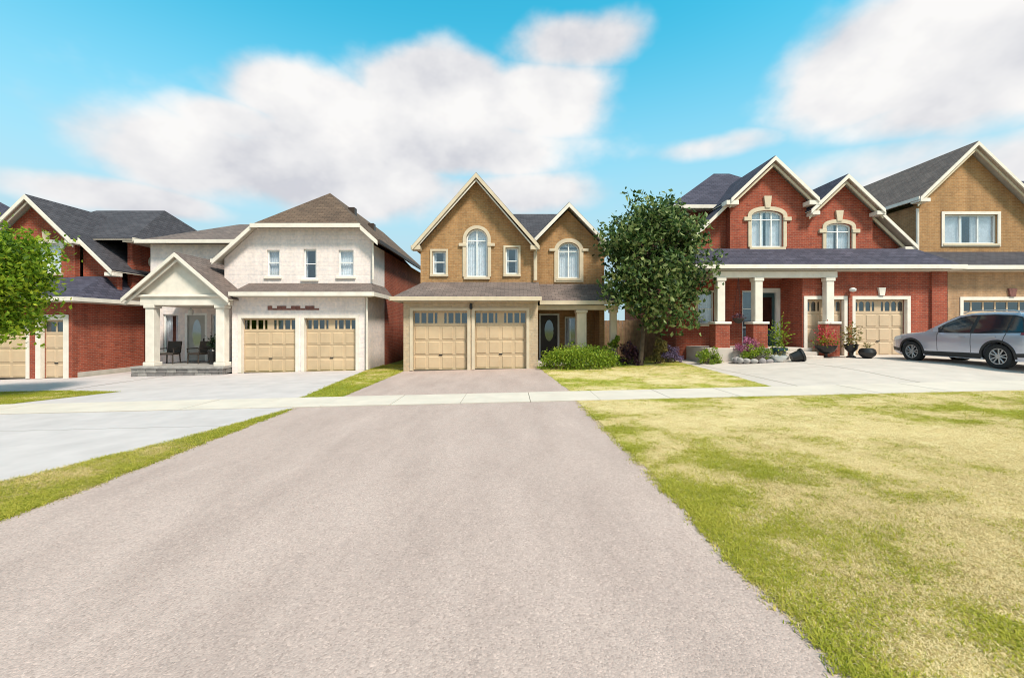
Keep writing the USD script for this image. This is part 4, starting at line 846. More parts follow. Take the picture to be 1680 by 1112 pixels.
# ------------------------------------------------------------------ tan house at the right edge
def house_tan():
    T = Thing('tan_brick_house', 'tan brick house with wide upper window, behind the silver car', 'house', (21.5, 18.5, gz(21.5, 18.5)))
    g, gl = 0.48, 0.1
    d = (19.55, 23.75, g, 2.78)
    op = arch_rect(d[0], d[1], d[2] - 0.4, d[3] + 0.02, 0.0)
    front(T, [(18.9, gl), (25.4, gl), (25.4, 4.15), (18.9, 4.15)], [op], 18.5, 0.22, 'peach_brick')
    garage_door(T, *d, 18.5, 'garage_beige', cols=8, rows=4, wcols=8, tw=0.14)
    keystone(T, 21.65, 2.93, 18.5, 0.35, 'old_red_brick', 0.11)
    side(T, [(18.72, gl), (28, gl), (28, 4.6), (19.9, 4.6), (18.72, 4.1)], 18.9, 'gold_brick')
    E = 4.2
    roof_face(T, [(18.45, 18.05, E), (25.6, 18.05, E), (25.6, 19.9, 5.12), (18.9, 19.9, 5.12)], 'grey_shingle', 'garage_roof'); roof_face(T, [(18.45, 18.05, E), (18.9, 19.9, 5.12), (18.9, 28, 5.12), (18.45, 28, E)], 'grey_shingle', 'garage_roof')
    gutter(T, (18.4, 18.0, E + 0.02), (25.6, 18.0, E + 0.02), h=0.17); gutter(T, (18.4, 18.0, E + 0.02), (18.4, 28, E + 0.02), h=0.16); T.add('soffit', bx(18.5, 25.5, 18.05, 18.5, E - 0.2, E - 0.17), 'soffit_white')
    yw = 19.9; w = sbox(20.15, 5.5, 22.62, 6.85)
    front(T, [(18.92, 4.5), (24.0, 4.5), (24.0, 7.20), (21.25, 9.83), (18.92, 7.60)], [w], yw, 0.22, 'gold_brick')
    window(T, w, yw, bars=(20.97, 21.8), trim='white_trim', trim_w=0.14, cover=0.85)
    side(T, [(20.12, 4.5), (29, 4.5), (29, 7.3), (20.12, 7.3)], 18.92, 'gold_brick'); side(T, [(18.72, gl), (29, gl), (29, 7.3), (20.12, 7.3), (20.12, 4.1), (18.72, 4.1)], 23.9, 'gold_brick'); front(T, [(19.2, gl), (23.9, gl), (23.9, 7.2), (21.25, 9.7), (19.2, 7.3)], [], 28.8, 0.2, 'gold_brick')
    P, s = (21.25, 10.10), 0.96; z = lambda x: P[1] - s * abs(x - P[0]); yf = 19.45
    for x in (18.60, 24.30):
        roof_face(T, [(P[0], yf, P[1]), (P[0], 29.2, P[1]), (x, 29.2, z(x)), (x, yf, z(x))], 'mauve_shingle')
        rake(T, (x, yf - 0.02, z(x) - 0.03), (P[0], yf - 0.02, P[1] - 0.03), 'white_trim', h=0.17); rake(T, (x, yf + 0.1, z(x) - 0.29), (P[0], yf + 0.1, P[1] - 0.29), 'cream_trim', 0.04, 0.12)
        gutter(T, (x, yf, z(x) + 0.02), (x, 29.2, z(x) + 0.02))
        T.add('eave_return', cbox(x - 0.02, x + 0.5, yf, yw, z(x) - 0.22, z(x) - 0.06, 0.012), 'white_trim')
    T.add('downspout', tube([(18.80, 19.78, 7.1), (18.80, 19.78, 4.75)], 0.055), 'white_trim')
    shutter_room(T, 19.2, 24.3, 0.5, 7.2, 22.5)
house_tan()

def house_beyond(label, x0, x1, y0, y1, e, R, inset, mat):
    cx = (x0 + x1) / 2
    T = Thing('dark_roofed_house', label, 'house', (cx, y0, gz(cx, y0)))
    gl = float(gz(cx, y0)) - 0.6; ow = sbox(cx - 2.4, e - 2.3, cx - 1.0, e - 1.0)
    front(T, [(x0, gl), (x1, gl), (x1, e), (x0, e)], [ow], y0, 0.22, mat); side(T, [(y0 + 0.22, gl), (y1, gl), (y1, e), (y0 + 0.22, e)], x0, mat); side(T, [(y0 + 0.22, gl), (y1, gl), (y1, e), (y0 + 0.22, e)], x1 - 0.22, mat); front(T, [(x0, gl), (x1, gl), (x1, e), (x0, e)], [], y1, 0.2, mat)
    window(T, ow, y0, bars=(cx - 1.7,), cover=0.8)
    a0, a1, b0, b1 = x0 - 0.4, x1 + 0.4, y0 - 0.4, y1 + 0.6; ym = (b0 + b1) / 2
    c = [(a0, b0, e), (a1, b0, e), (a1, b1, e), (a0, b1, e)]; a, b = (a0 + inset, ym, R), (a1 - inset, ym, R)
    roof_face(T, [c[0], c[1], b, a], 'slate_shingle'); roof_face(T, [c[1], c[2], b], 'slate_shingle'); roof_face(T, [c[3], c[2], b, a], 'slate_shingle'); roof_face(T, [c[0], c[3], a], 'slate_shingle')
    gutter(T, (a0 - 0.04, b0 - 0.04, e), (a1, b0 - 0.04, e)); gutter(T, (a0 - 0.04, b0 - 0.04, e), (a0 - 0.04, b1, e))
    shutter_room(T, x0 + 0.3, x1 - 0.3, gl + 0.7, e - 0.2, (y0 + y1) / 2)
house_beyond('dark roofed house just showing beyond the tan house at the right edge', 26.8, 34.0, 21.0, 29.0, 7.2, 10.2, 2.8, 'red_brick')
house_beyond('dark roofed house just showing above the red house at the left edge', -38.0, -27.2, 20.5, 29.0, 5.6, 9.1, 3.4, 'tan_brick')

# ------------------------------------------------------------------ fences between the houses
def fence(x0, x1, y, h, label):
    T = Thing('wooden_fence', label, 'fence', ((x0 + x1) / 2, y, float(gz((x0 + x1) / 2, y))))
    n = int((x1 - x0) / 0.145); r = np.random.default_rng(int(x0 * 10) % 97)
    for i in range(n):
        a = x0 + i * 0.145; zb = float(gz(a, y)) - 0.02
        T.add('board', cbox(a, a + 0.138, y + r.uniform(-0.004, 0.004), y + 0.024, zb, zb + h + r.uniform(-0.015, 0.015), 0.004), 'fence_wood')
    for k in (0.3, h - 0.3): T.add('rail', bx(x0, x1, y + 0.03, y + 0.08, float(gz(x0, y)) + k, float(gz(x0, y)) + k + 0.09), 'fence_wood')
    for x in np.linspace(x0 + 0.05, x1 - 0.05, max(2, int((x1 - x0) / 2) + 1)): T.add('post', bx(x - 0.05, x + 0.05, y + 0.08, y + 0.18, float(gz(x, y)) - 0.1, float(gz(x, y)) + h + 0.08), 'fence_wood')
fence(4.12, 7.36, 21.0, 1.85, 'brown wooden board fence in the gap behind the round tree')
fence(-5.9, -4.2, 24.0, 1.85, 'brown wooden board fence in the narrow gap right of the white house')

# ------------------------------------------------------------------ trees and plants
def tree(name, label, base, crown_c, crown_r, n_cl, n_leaf, leaf_size, mat, seed, trunk_r=0.09, lean=(0, 0), clump=0.42, group=None):
    r = np.random.default_rng(seed); base, c, R = map(np.array, (base, crown_c, crown_r))
    T = Thing(name, label, 'tree', base, group=group)
    fork = np.array([base[0] + (c[0] - base[0]) * 0.55 + lean[0], base[1] + (c[1] - base[1]) * 0.55, c[2] - R[2] * 0.60])
    mid = (base + fork) / 2 + [r.uniform(-0.05, 0.05), 0, 0]
    limbs = [tube([base - [0, 0, 0.15], base + [0, 0, 0.12], mid, fork, (fork + c) / 2, c + [0, 0, R[2] * 0.55]], [trunk_r * 1.7, trunk_r * 1.15, trunk_r, trunk_r * 0.85, trunk_r * 0.6, 0.015])]
    d = r.normal(size=(n_cl, 3)); d /= np.linalg.norm(d, axis=1)[:, None]
    rad = r.uniform(0.25, 1.0, n_cl) ** 0.45
    lump = 0.68 + 0.62 * meshkit.noise(d * 1.9 + seed, seed)
    cl = c + d * R * (rad * lump)[:, None]
    cl[:, 2] = np.maximum(cl[:, 2], c[2] - R[2] * 0.92)
    for q in cl[:: max(1, n_cl // 26)]:
        s = fork + (c + [0, 0, R[2] * 0.3] - fork) * r.uniform(0.0, 0.8); m = (s + q) / 2 - [0, 0, 0.12]
        limbs.append(tube([s, m, q], [trunk_r * 0.42, trunk_r * 0.25, 0.008], 5))
    T.add('trunk', cat(limbs), 'bark', sm=True)
    per = n_leaf // n_cl
    pts = np.concatenate([q + np.clip(r.normal(size=(int(per * k), 3)), -1.7, 1.7) * clump * k * [1, 1, 0.8] for q, k in zip(cl, r.uniform(0.55, 1.3, n_cl))])
    T.add('crown', leaves(pts, leaf_size, seed), mat)
    return T
g_ = lambda x, y: float(gz(x, y))
tree('round_tree', 'full dark green tree with slim trunk between the tan and red houses', (5.0, 16.6, g_(5.0, 16.6)), (5.50, 16.6, 4.08), (1.78, 1.7, 2.52), 120, 12500, 0.22, 'tree_leaf', 11, 0.085, clump=0.33)
tree('bright_tree', 'bright yellow-green tree on the small lawn at the left edge', (-14.75, 11.4, g_(-14.75, 11.4)), (-14.60, 11.4, 2.92), (1.62, 1.55, 1.80), 100, 18000, 0.16, 'bright_leaf', 23, 0.08, clump=0.30)

def shrub(name, label, x, y, rx, ry, h, n, size, mat, seed, stems=True, z=None):
    r = np.random.default_rng(seed); z = g_(x, y) if z is None else z
    T = Thing(name, label, 'shrub', (x, y, z))
    k = max(8, n // 60); u = r.normal(size=(k, 3)); u /= np.linalg.norm(u, axis=1)[:, None]; u[:, 2] = np.abs(u[:, 2])
    q = np.array([x, y, z + 0.05]) + u * [rx, ry, h * 0.88] * (r.uniform(0.3, 1.0, k)[:, None] ** 0.4) * (0.8 + 0.3 * meshkit.noise(u * 2.2 + seed, seed))[:, None]
    p = np.concatenate([c + np.clip(r.normal(size=(n // k, 3)), -1.8, 1.8) * min(rx, h) * 0.14 for c in q]); p[:, 2] = np.maximum(p[:, 2], z + 0.02)
    T.add('foliage', leaves(p, size, seed), mat)
    T.add('stems', cat([tube([(x + c * 0.1, y, z - 0.05), (a[0], a[1], a[2])], [0.02, 0.006], 5) for c, a in zip(r.normal(size=12), q[:12])]), 'bark')
    return T
shrub('round_bush', 'wide low bright green bush in front of the tan house porch', 2.55, 16.25, 1.62, 0.9, 0.95, 9000, 0.085, 'bush_leaf', 41)
shrub('green_shrub', 'small round green shrub at the left end of the red house porch step', 7.45, 16.2, 0.5, 0.4, 0.6, 1300, 0.08, 'bush_leaf', 48)
shrub('purple_shrub', 'dark purple leaved shrub at the foot of the round tree', 4.75, 17.0, 0.50, 0.5, 1.15, 1500, 0.10, 'purple_leaf', 42)
shrub('ornamental_grass', 'tan dried grass clump right of the purple shrub', 5.95, 17.3, 0.38, 0.35, 1.25, 900, 0.14, 'straw_leaf', 43)
shrub('lavender_shrub', 'pale violet flowering shrub beside the porch of the right red house', 6.55, 17.5, 0.45, 0.4, 0.85, 1200, 0.075, 'lavender_leaf', 44)
shrub('young_shrub', 'slim green upright shrub against the right post of the tan house porch', 4.05, 17.15, 0.32, 0.3, 1.65, 1100, 0.10, 'bush_leaf', 45)
shrub('pink_shrub', 'low pink flowering shrub between the two left porch piers', 8.95, 16.2, 0.5, 0.3, 0.80, 900, 0.07, 'pink_petal', 46, z=0.62)

def stone_bed():
    T = Thing('flower_bed', 'raised bed ringed with grey stones in front of the red house porch', 'flower bed', (9.05, 15.75, g_(9.05, 15.75)))
    r = np.random.default_rng(8); z = g_(9.05, 15.75); n = 19
    for i in range(n):
        t = 2 * math.pi * i / n; x, y = 9.05 + 0.85 * math.cos(t), 15.75 + 0.45 * math.sin(t)
        s = trimesh.creation.icosphere(1, 1.0); v = s.vertices * (1 + 0.25 * (meshkit.noise(s.vertices * 1.3 + i, i)[:, None] - 0.5)); v = v * [r.uniform(0.12, 0.16), 0.09, r.uniform(0.09, 0.14)]
        c, sn = math.cos(t + 1.57), math.sin(t + 1.57); v = v @ np.array([[c, sn, 0], [-sn, c, 0], [0, 0, 1]])
        T.add('stone', trimesh.Trimesh(v + [x, y, z + 0.07], s.faces), ('bed_stone', 'bed_stone', 'bed_stone_dark')[r.integers(3)], sm=True)
    T.add('soil', lathe([(0, 0), (0.82, 0), (0.7, 0.1), (0, 0.2)], (0, 0, 0), 20).apply_transform(np.diag([1, 0.53, 1, 1])).apply_translation((9.05, 15.75, z + 0.02)), 'dark_soil', sm=True)
stone_bed()
shrub('bed_shrub', 'mounded olive green shrub growing inside the stone-ringed bed', 9.05, 15.75, 0.62, 0.34, 0.46, 1400, 0.07, 'bush_leaf', 47, z=g_(9, 15.75) + 0.12)

BOWL = [(0, 0.0), (0.10, 0.0), (0.20, 0.07), (0.27, 0.18), (0.29, 0.26), (0.26, 0.26), (0.24, 0.20), (0, 0.20)]
URN = [(0, 0), (0.15, 0), (0.15, 0.04), (0.07, 0.10), (0.08, 0.20), (0.19, 0.32), (0.22, 0.46), (0.25, 0.50), (0.21, 0.50), (0.19, 0.44), (0, 0.44)]
POT = [(0, 0), (0.15, 0), (0.20, 0.30), (0.24, 0.31), (0.24, 0.38), (0.20, 0.38), (0.19, 0.33), (0, 0.33)]
BALL = [(0, 0), (0.12, 0.0), (0.24, 0.12), (0.27, 0.22), (0.23, 0.33), (0.17, 0.37), (0.15, 0.34), (0.20, 0.26), (0, 0.25)]
def potted(label, x, y, z, prof, mat, plants, seed, tilt=0.0, name='flower_pot', s=1.0):
    r = np.random.default_rng(seed); T = Thing(name, label, 'flower pot', (x, y, z)); T.local = True
    m = lathe(np.array(prof) * s, (0, 0, 0), 20)
    if tilt:
        m.apply_transform(trimesh.transformations.rotation_matrix(tilt, [0.25, 1, 0])); m.apply_translation((0, 0, -m.bounds[0, 2]))
    T.add('pot', m, mat, sm=35); top = np.array(prof)[:, 1].max() * s
    for mt, n, sp, h, size in plants:
        p = r.normal(size=(n, 3)) * [sp, sp, h * 0.4] + [0, 0, top + h * 0.5]; p[:, 2] = np.maximum(p[:, 2], top * 0.85)
        T.add('flowers' if 'petal' in mt else 'foliage', leaves(p, size, seed), mt)
    return T
potted('dark teal pot with yellow-green leaves right of the middle porch column', 9.98, 15.95, g_(10, 15.95), POT, 'clay_teal', [('bush_leaf', 420, 0.14, 0.75, 0.10)], 51, s=1.2)
potted('black pot tipped on its side at the foot of the porch steps', 9.95, 15.2, g_(9.95, 15.2), POT, 'pot_black', [], 52, tilt=1.25)
potted('white saucer planter beside the tipped black pot', 9.62, 15.35, g_(9.62, 15.35), BOWL, 'pot_white', [('straw_leaf', 60, 0.12, 0.12, 0.07)], 53, s=0.9)
potted('black bowl of red flowers in front of the third porch column', 11.92, 16.2, g_(11.9, 16.2), [(0, 0), (0.2, 0), (0.2, 0.03), (0.05, 0.06), (0.05, 0.16)] + [(a * 1.2, b * 1.1 + 0.16) for a, b in BOWL[1:]], 'pot_black', [('red_petal', 330, 0.17, 0.55, 0.09), ('bush_leaf', 220, 0.18, 0.30, 0.09)], 54, s=1.05)
potted('dark stemmed urn with straw-coloured plant left of the beige garage door', 12.72, 16.0, g_(12.7, 16), URN, 'pot_black', [('straw_leaf', 320, 0.14, 0.55, 0.11)], 55)
potted('round black pot on the ground before the garage pillar', 12.95, 15.55, g_(13, 15.55), BALL, 'pot_black', [('straw_leaf', 50, 0.07, 0.15, 0.08)], 56)

def hanging_basket():
    T = Thing('hanging_basket', 'brown hanging basket under the porch beam between two white columns', 'hanging basket', (8.98, 16.92, 1.75))
    m = lathe([(0, 0), (0.10, 0.02), (0.20, 0.14), (0.22, 0.22), (0.19, 0.22), (0, 0.18)], (8.98, 16.92, 1.75), 16); T.add('basket', m, 'wicker', sm=35)
    for t in (0.3, 2.4, 4.5): T.add('chain', tube([(8.98 + 0.2 * math.cos(t), 16.92 + 0.2 * math.sin(t), 1.95), (8.98, 16.92, 3.56)], 0.006, 5), 'dark_metal')
    r = np.random.default_rng(9); p = r.normal(size=(150, 3)) * [0.13, 0.13, 0.07] + [8.98, 16.92, 2.02]; T.add('foliage', leaves(p, 0.08, 9), 'purple_leaf')
hanging_basket()

# ------------------------------------------------------------------ silver car
def car():
    cx, cy = 14.45, 11.93; gzc = g_(13.6, 12.0)
    T = Thing('silver_car', 'silver sport utility car parked nose-in on the concrete at the right edge', 'car', (cx, cy, gzc)); T.local = True; T.x.AddScaleOp().Set(Gf.Vec3f(0.965, 0.975, 0.965))
    prof = np.array([(-0.99, 0.62), (-0.985, 0.80), (-0.95, 0.98), (-0.86, 1.12), (-0.74, 1.32), (-0.60, 1.52), (-0.50, 1.60), (-0.25, 1.645), (0.3, 1.675), (0.9, 1.67), (1.35, 1.60), (1.75, 1.38), (2.15, 1.13), (2.3, 1.075), (2.7, 1.04), (3.1, 0.99), (3.35, 0.93), (3.50, 0.82), (3.56, 0.70), (3.58, 0.55)])
    cl = lambda a, b, t: np.clip((t - a) / (b - a), 0, 1)
    def top(y): return np.interp(y, prof[:, 0], prof[:, 1])
    def W(y, z):
        y, z = np.asarray(y, float), np.asarray(z, float)
        w = 0.925 - 0.22 * cl(2.9, 3.6, y) ** 2 - 0.13 * cl(-0.45, -1.0, y) ** 2 - 0.02 * cl(2.0, 2.9, y)
        w = w - 0.05 * cl(0.50, 0.26, z) ** 1.5 + 0.012 * np.sin(np.clip((z - 0.55) / 0.42, 0, 1) * math.pi)
        return w - 0.36 * cl(0.99, 1.70, z) ** 1.15 - 0.012 * cl(0.97, 1.0, z)
    def bottom(y): return 0.24 + 0.12 * cl(3.2, 3.6, y) + 0.10 * cl(-0.6, -1.0, y)
    ys = np.unique(np.r_[prof[:, 0], np.linspace(-0.99, 3.58, 70)]); sec = []
    nz, nt = 16, 9
    for y in ys:
        zt, zb = top(y), bottom(y); r = min(0.10, (zt - zb) * 0.4); zs = np.linspace(zb, zt - r, nz); xs = W(y, zs)
        t = np.linspace(0, math.pi / 2, nt)[1:]
        cxs = xs[-1] * np.cos(t) ** 0.55; czs = zt - r + r * np.sin(t) ** 0.9
        half = np.r_[np.c_[xs, zs], np.c_[cxs, czs]]
        ring = np.r_[half, (half * [-1, 1])[::-1][1:]]
        sec.append(np.c_[ring[:, 0], np.full(len(ring), y), ring[:, 1]])
    m = len(sec[0]); v = np.vstack(sec); f = []
    for i in range(len(sec) - 1):
        for k in range(m):
            a, b = i * m + k, i * m + (k + 1) % m; c, d = a + m, b + m
            f += [(a, b, d), (a, d, c)]
    for end, flip in ((0, False), (len(sec) - 1, True)):
        c = len(v); v = np.vstack([v, sec[end].mean(0)])
        for k in range(m):
            a, b = end * m + k, end * m + (k + 1) % m; f.append((c, a, b) if flip else (c, b, a))
    body = trimesh.Trimesh(v, np.array(f), process=False)
    if body.volume < 0: body.invert()
    mb = manifold3d.Manifold(manifold3d.Mesh(np.asarray(body.vertices, np.float32), np.asarray(body.faces, np.uint32)))
    AX = (0.0, 2.65); WR = 0.355
    if mb.is_empty() or mb.status() != manifold3d.Error.NoError:
        raise RuntimeError('car body is not manifold')
    for a in AX:
        for s in (-1, 1):
            c = manifold3d.Manifold.cylinder(0.40, 0.415, 0.415, 48).rotate((0, 90, 0)).translate((s * 0.86 - 0.20, a, WR + 0.01)); mb = mb - c
    T.add('body', mb, 'car_silver', sm=28)
    def panel(poly, s, off, th, mat, name, parent=None, size=0.07):
        """a plate that follows the body side: outline in (y, z)"""
        pl = Polygon(poly) if not hasattr(poly, 'geom_type') else poly
        vv, ff = trimesh.creation.triangulate_polygon(pl, engine='earcut'); v3, ff = trimesh.remesh.subdivide_to_size(np.c_[vv, np.zeros(len(vv))], ff, size, max_iter=10)
        mm = trimesh.Trimesh(v3, ff, process=True); p = np.array(mm.vertices); ff = mm.faces
        o = np.c_[s * (W(p[:, 0], p[:, 1]) + off), p[:, 0], p[:, 1]]; i_ = o - [s * th, 0, 0]
        n = len(o); edges = mm.edges[trimesh.grouping.group_rows(mm.edges_sorted, require_count=1)]
        fs = [ff, ff[:, ::-1] + n] + [np.array([(a, b, b + n), (a, b + n, a + n)]) for a, b in edges]
        out = trimesh.Trimesh(np.vstack([o, i_]), np.vstack(fs), process=False)
        return T.add(name, out, mat, parent, sm=40)
    win_all = [(-0.62, 1.06), (-0.50, 1.34), (-0.42, 1.475), (-0.2, 1.53), (0.35, 1.565), (0.9, 1.555), (1.22, 1.50), (1.55, 1.33), (1.93, 1.055), (1.5, 1.035), (0.5, 1.03)]
    W_ALL = Polygon(win_all); ok = lambda p: p.buffer(-0.012).buffer(0.0)
    for s in (-1, 1):
        panel(W_ALL.buffer(0.018), s, 0.001, 0.03, 'black_plastic', 'window_trim')
        for a, b, nm in ((-0.62, -0.22, 'quarter_window'), (-0.19, 0.66, 'rear_window'), (0.74, 1.60, 'front_window'), (1.63, 1.92, 'corner_window')):
            g = ok(W_ALL.intersection(sbox(a, 0.9, b, 1.7))); panel(g, s, 0.006, 0.02, 'car_glass', nm)
        for a in AX:                                             # dark wheel-arch lips and sill cladding
            ring = Point(a, WR + 0.01).buffer(0.47, 32).difference(Point(a, WR + 0.01).buffer(0.405, 32)).intersection(sbox(-2, 0.30, 4, 2))
            panel(ring, s, 0.012, 0.05, 'black_plastic', 'arch_lip')
        panel([(0.46, 0.26), (2.19, 0.26), (2.19, 0.40), (0.46, 0.42)], s, 0.010, 0.05, 'black_plastic', 'sill')
        panel([(-0.96, 0.36), (-0.46, 0.36), (-0.46, 0.46), (-0.97, 0.50)], s, 0.008, 0.05, 'black_plastic', 'rear_valance'); panel([(3.10, 0.34), (3.50, 0.38), (3.52, 0.50), (3.12, 0.46)], s, 0.008, 0.05, 'black_plastic', 'front_valance')
        for y in (0.70, 1.72):                                   # door seams
            panel([(y, 0.43), (y + 0.012, 0.43), (y + 0.012, 1.02), (y, 1.02)], s, 0.0022, 0.01, 'black_plastic', 'door_seam')
        panel([(-0.12, 0.70), (-0.105, 0.70), (-0.20, 1.02), (-0.215, 1.02)], s, 0.0022, 0.01, 'black_plastic', 'door_seam')
        for y in (0.02, 0.86): panel(Polygon([(y, 0.90), (y + 0.20, 0.90), (y + 0.20, 0.935), (y, 0.935)]), s, 0.028, 0.02, 'car_silver', 'door_handle')
        panel([(-0.93, 0.93), (-0.55, 0.99), (-0.56, 1.045), (-0.87, 1.06)], s, 0.006, 0.03, 'rear_lamp', 'tail_lamp'); panel([(3.02, 0.80), (3.40, 0.72), (3.44, 0.80), (3.30, 0.88), (3.02, 0.90)], s, 0.006, 0.03, 'clear_lamp', 'headlight')
        mirror = trimesh.convex.convex_hull(np.array([(s * (0.93 + a), 1.74 + b, 1.08 + c) for a in (0, 0.17) for b in (-0.06, 0.05 - 0.03 * (a > 0)) for c in (-0.04, 0.10 - 0.03 * (a > 0))])); T.add('mirror', mirror, 'car_silver')
        rail = tube([(s * 0.60, -0.30, 1.63), (s * 0.615, -0.15, 1.69), (s * 0.62, 0.4, 1.715), (s * 0.615, 1.0, 1.70), (s * 0.60, 1.2, 1.64)], 0.018, 8); T.add('roof_rail', rail, 'rim', sm=True)
        for a in AX:
            x = s * 0.80
            tyre = trimesh.creation.revolve(np.array([(0.235, -0.10), (0.31, -0.115), (0.345, -0.10), (WR, -0.07), (WR, 0.07), (0.345, 0.10), (0.31, 0.115), (0.235, 0.10), (0.235, -0.10)]), sections=40)
            R = trimesh.transformations.rotation_matrix(math.pi / 2, [0, 1, 0]); tyre.apply_transform(R); tyre.apply_translation((x, a, WR)); wp = T.add('wheel', tyre, 'tyre', sm=40)
            rim = [trimesh.creation.revolve(np.array([(0.20, -0.09), (0.238, -0.09), (0.238, 0.095), (0.215, 0.095), (0.20, 0.05), (0.20, -0.09)]), sections=40), trimesh.creation.cylinder(0.065, 0.05, sections=20, transform=trimesh.transformations.translation_matrix((0, 0, 0.07)))]
            for k in range(10):
                q = cbox(0.05, 0.212, -0.018, 0.018, 0.055, 0.085, 0.006); q.apply_transform(trimesh.transformations.rotation_matrix(k * math.pi / 5 + 0.12 * (k % 2), [0, 0, 1])); rim.append(q)
            q = cat(rim); q.apply_transform(trimesh.transformations.rotation_matrix(s * math.pi / 2, [0, 1, 0])); q.apply_translation((x, a, WR)); T.add('rim', q, 'rim', wp)
            dsk = trimesh.creation.cylinder(0.19, 0.03, sections=28); dsk.apply_transform(R); dsk.apply_translation((x, a, WR)); T.add('brake_disc', dsk, 'dark_metal', wp)
    T.add('wheel_housing', [bx(-0.66, 0.66, -0.42, 0.42, 0.25, 0.82), bx(-0.66, 0.66, 2.23, 3.07, 0.25, 0.82)], 'black_plastic')
    def on_top(x0, x1, y0, y1, off, mat, name, n=14):
        """a sheet lying on the tailgate or windscreen, spanning profile stations y0..y1"""
        yy = np.linspace(y0, y1, n); xx = np.linspace(-1, 1, 17); t = top(yy); dz = np.gradient(t, yy); nl = np.sqrt(1 + dz ** 2); vv = []
        for i, y in enumerate(yy):
            hw = x0 + (x1 - x0) * i / (n - 1)
            for x in xx:
                X = x * hw; rr = min(0.10, (t[i] - bottom(y)) * 0.4); ws = W(y, t[i] - rr); ct = min(1, abs(X) / ws) ** (1 / 0.55); st = math.sqrt(max(0, 1 - ct * ct)) ** 0.9
                Z = t[i] - rr + rr * st; vv.append((X, y - off * dz[i] / nl[i], Z + off / nl[i]))
        ff = [(i * 17 + k, i * 17 + k + 1, (i + 1) * 17 + k + 1, (i + 1) * 17 + k) for i in range(n - 1) for k in range(16)]
        T.add(name, (np.array(vv), np.array(ff)), mat, sm=True)
    on_top(0.62, 0.56, -0.84, -0.56, 0.012, 'car_glass', 'tailgate_glass'); on_top(0.60, 0.72, 1.42, 2.12, 0.012, 'car_glass', 'windscreen')
    T.add('bumper', cbox(-0.74, 0.74, -1.04, -0.93, 0.40, 0.62, 0.03), 'car_silver'); T.add('bumper_trim', cbox(-0.66, 0.66, -1.03, -0.94, 0.30, 0.40, 0.02), 'black_plastic')
    T.add('number_plate', cbox(-0.15, 0.15, -1.0, -0.985, 0.74, 0.86, 0.004), 'frame_white'); T.add('spoiler', cbox(-0.56, 0.56, -0.68, -0.45, 1.60, 1.64, 0.012), 'car_silver')
    for s in (-1, 1): T.add('tail_lamp', cbox(s * 0.68 - 0.13, s * 0.68 + 0.13, -0.985, -0.90, 0.96, 1.05, 0.015), 'rear_lamp')
    T.add('grille', cbox(-0.5, 0.5, 3.50, 3.60, 0.55, 0.74, 0.02), 'black_plastic')
car()

# ------------------------------------------------------------------ grass blades
def tuft(path, mat, n, h, spread, seed):
    r = np.random.default_rng(seed); v = []; f = []
    for i in range(n):
        b = np.r_[r.normal(size=2) * spread, -0.005]; a = r.uniform(0, 6.283); ln = np.array([math.cos(a), math.sin(a), 0]); hh = h * r.uniform(0.5, 1.2); w = np.array([-math.sin(a), math.cos(a), 0]) * r.uniform(0.0018, 0.0032)
        lay = r.uniform(0.4, 1.5); p1 = b + ln * hh * lay * 0.5 + [0, 0, hh * 0.5]; p2 = b + ln * hh * lay * 1.1 + [0, 0, hh * max(0.35, 0.95 - 0.4 * lay)]
        k = len(v); v += [b - w, b + w, p1 + w * 0.8, p1 - w * 0.8, p2]; f += [(k, k + 1, k + 2), (k, k + 2, k + 3), (k + 3, k + 2, k + 4)]
    m = usdkit.mesh(stage, path, trimesh.Trimesh(np.array(v), np.array(f), process=False), M[mat], smooth=False)
    UsdGeom.PrimvarsAPI(m).CreatePrimvar('rnd', Sdf.ValueTypeNames.FloatArray, 'vertex').Set(Vt.FloatArray.FromNumpy(np.repeat(r.random(n), 5).astype(np.float32)))

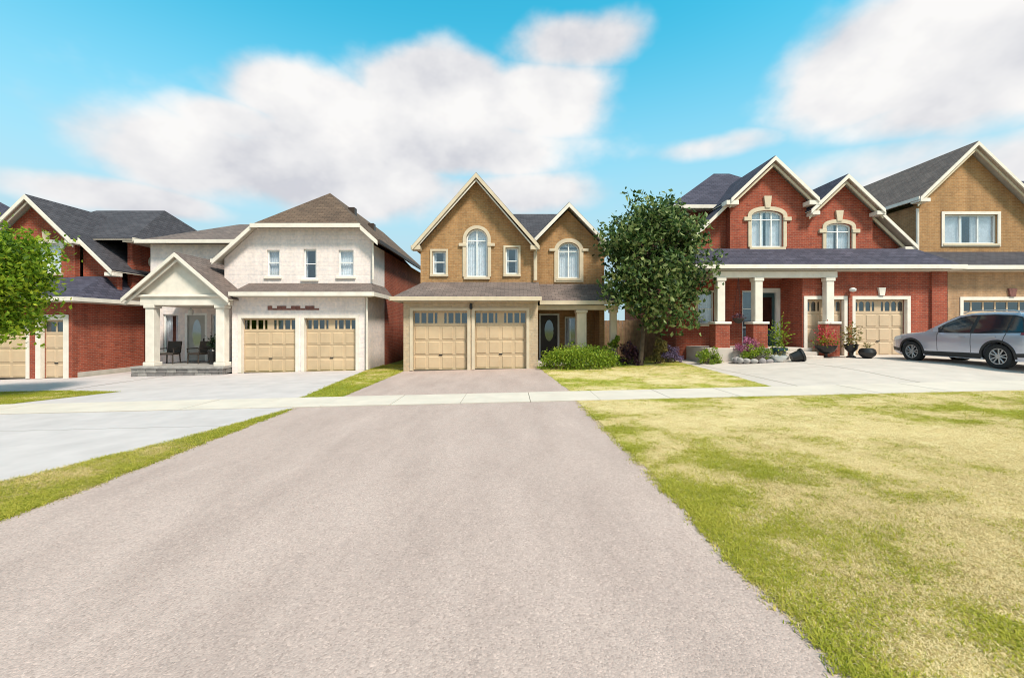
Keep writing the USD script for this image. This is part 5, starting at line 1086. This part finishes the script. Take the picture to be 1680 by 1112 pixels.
def grass(poly, count, label, seed, dry=0.5, h=0.045, near=None):
    """blades scattered over a lawn; dry patches follow a noise"""
    r = np.random.default_rng(seed); path = fresh('/World', 'grass'); inst = UsdGeom.PointInstancer.Define(stage, path); tag(inst.GetPrim(), label, 'grass', kind='stuff')
    kinds = [('green_tuft', 'blade_green', 1.1), ('olive_tuft', 'blade_olive', 0.9), ('straw_tuft', 'blade_straw', 0.75)]; protos = []
    for j, (nm, mt, k) in enumerate(kinds): tuft(f'{path}/{nm}', mt, 16, h * k, 0.035, seed + j); protos.append(Sdf.Path(f'{path}/{nm}'))
    x0, y0, x1, y1 = poly.bounds; from shapely import contains_xy
    P = np.zeros((0, 2))
    while len(P) < count:
        q = np.c_[r.uniform(x0, x1, count * 3), r.uniform(y0, y1, count * 3)]
        vis = np.abs(q[:, 0]) < 1.26 * q[:, 1] + 0.6
        keep = contains_xy(poly, q[:, 0], q[:, 1]) & vis & (q[:, 1] > 1.5)
        if near: keep &= r.random(len(q)) < np.minimum(1, (near / q[:, 1]) ** 1.6)
        P = np.vstack([P, q[keep]])
    P = P[:count]
    nzv = dryness(P, poly, dry) + r.normal(size=count) * 0.13
    idx = np.where(nzv < 0.42, 0, np.where(nzv < 0.51, 1, 2))
    pos = np.c_[P, gz(P[:, 0], P[:, 1]) + 0.003]
    inst.CreatePrototypesRel().SetTargets(protos); inst.CreateProtoIndicesAttr(Vt.IntArray.FromNumpy(idx.astype(np.int32))); inst.CreatePositionsAttr(Vt.Vec3fArray.FromNumpy(pos.astype(np.float32)))
    a = r.uniform(0, math.pi, count); q = np.zeros((count, 4), np.float32); q[:, 0], q[:, 3] = np.cos(a), np.sin(a)
    inst.CreateOrientationsAttr(Vt.QuathArray([Gf.Quath(float(w), 0, 0, float(z)) for w, z in q[:, [0, 3]]]))
    s = r.uniform(0.6, 1.3, count); inst.CreateScalesAttr(Vt.Vec3fArray.FromNumpy(np.c_[s, s, s].astype(np.float32)))
grass(LAWN_R.buffer(0.05), 42000, 'short patchy grass blades, green to straw, over the big right lawn', 61, DRY['big'], near=3.2, h=0.030)
grass(LAWN_F, 5000, 'yellowed grass blades on the small lawn under the round tree', 62, DRY['front'], h=0.034)
grass(STRIP_LOW.buffer(0.05), 6000, 'green grass blades on the thin strip left of the foreground asphalt', 63, DRY['strip'], near=4.0, h=0.038)
grass(STRIP_UP, 2500, 'green grass blades between the white house and tan house driveways', 64, DRY['gap'], h=0.045)
grass(LAWN_L, 3000, 'green grass blades on the far left lawn under the bright tree', 65, DRY['left'], h=0.045)
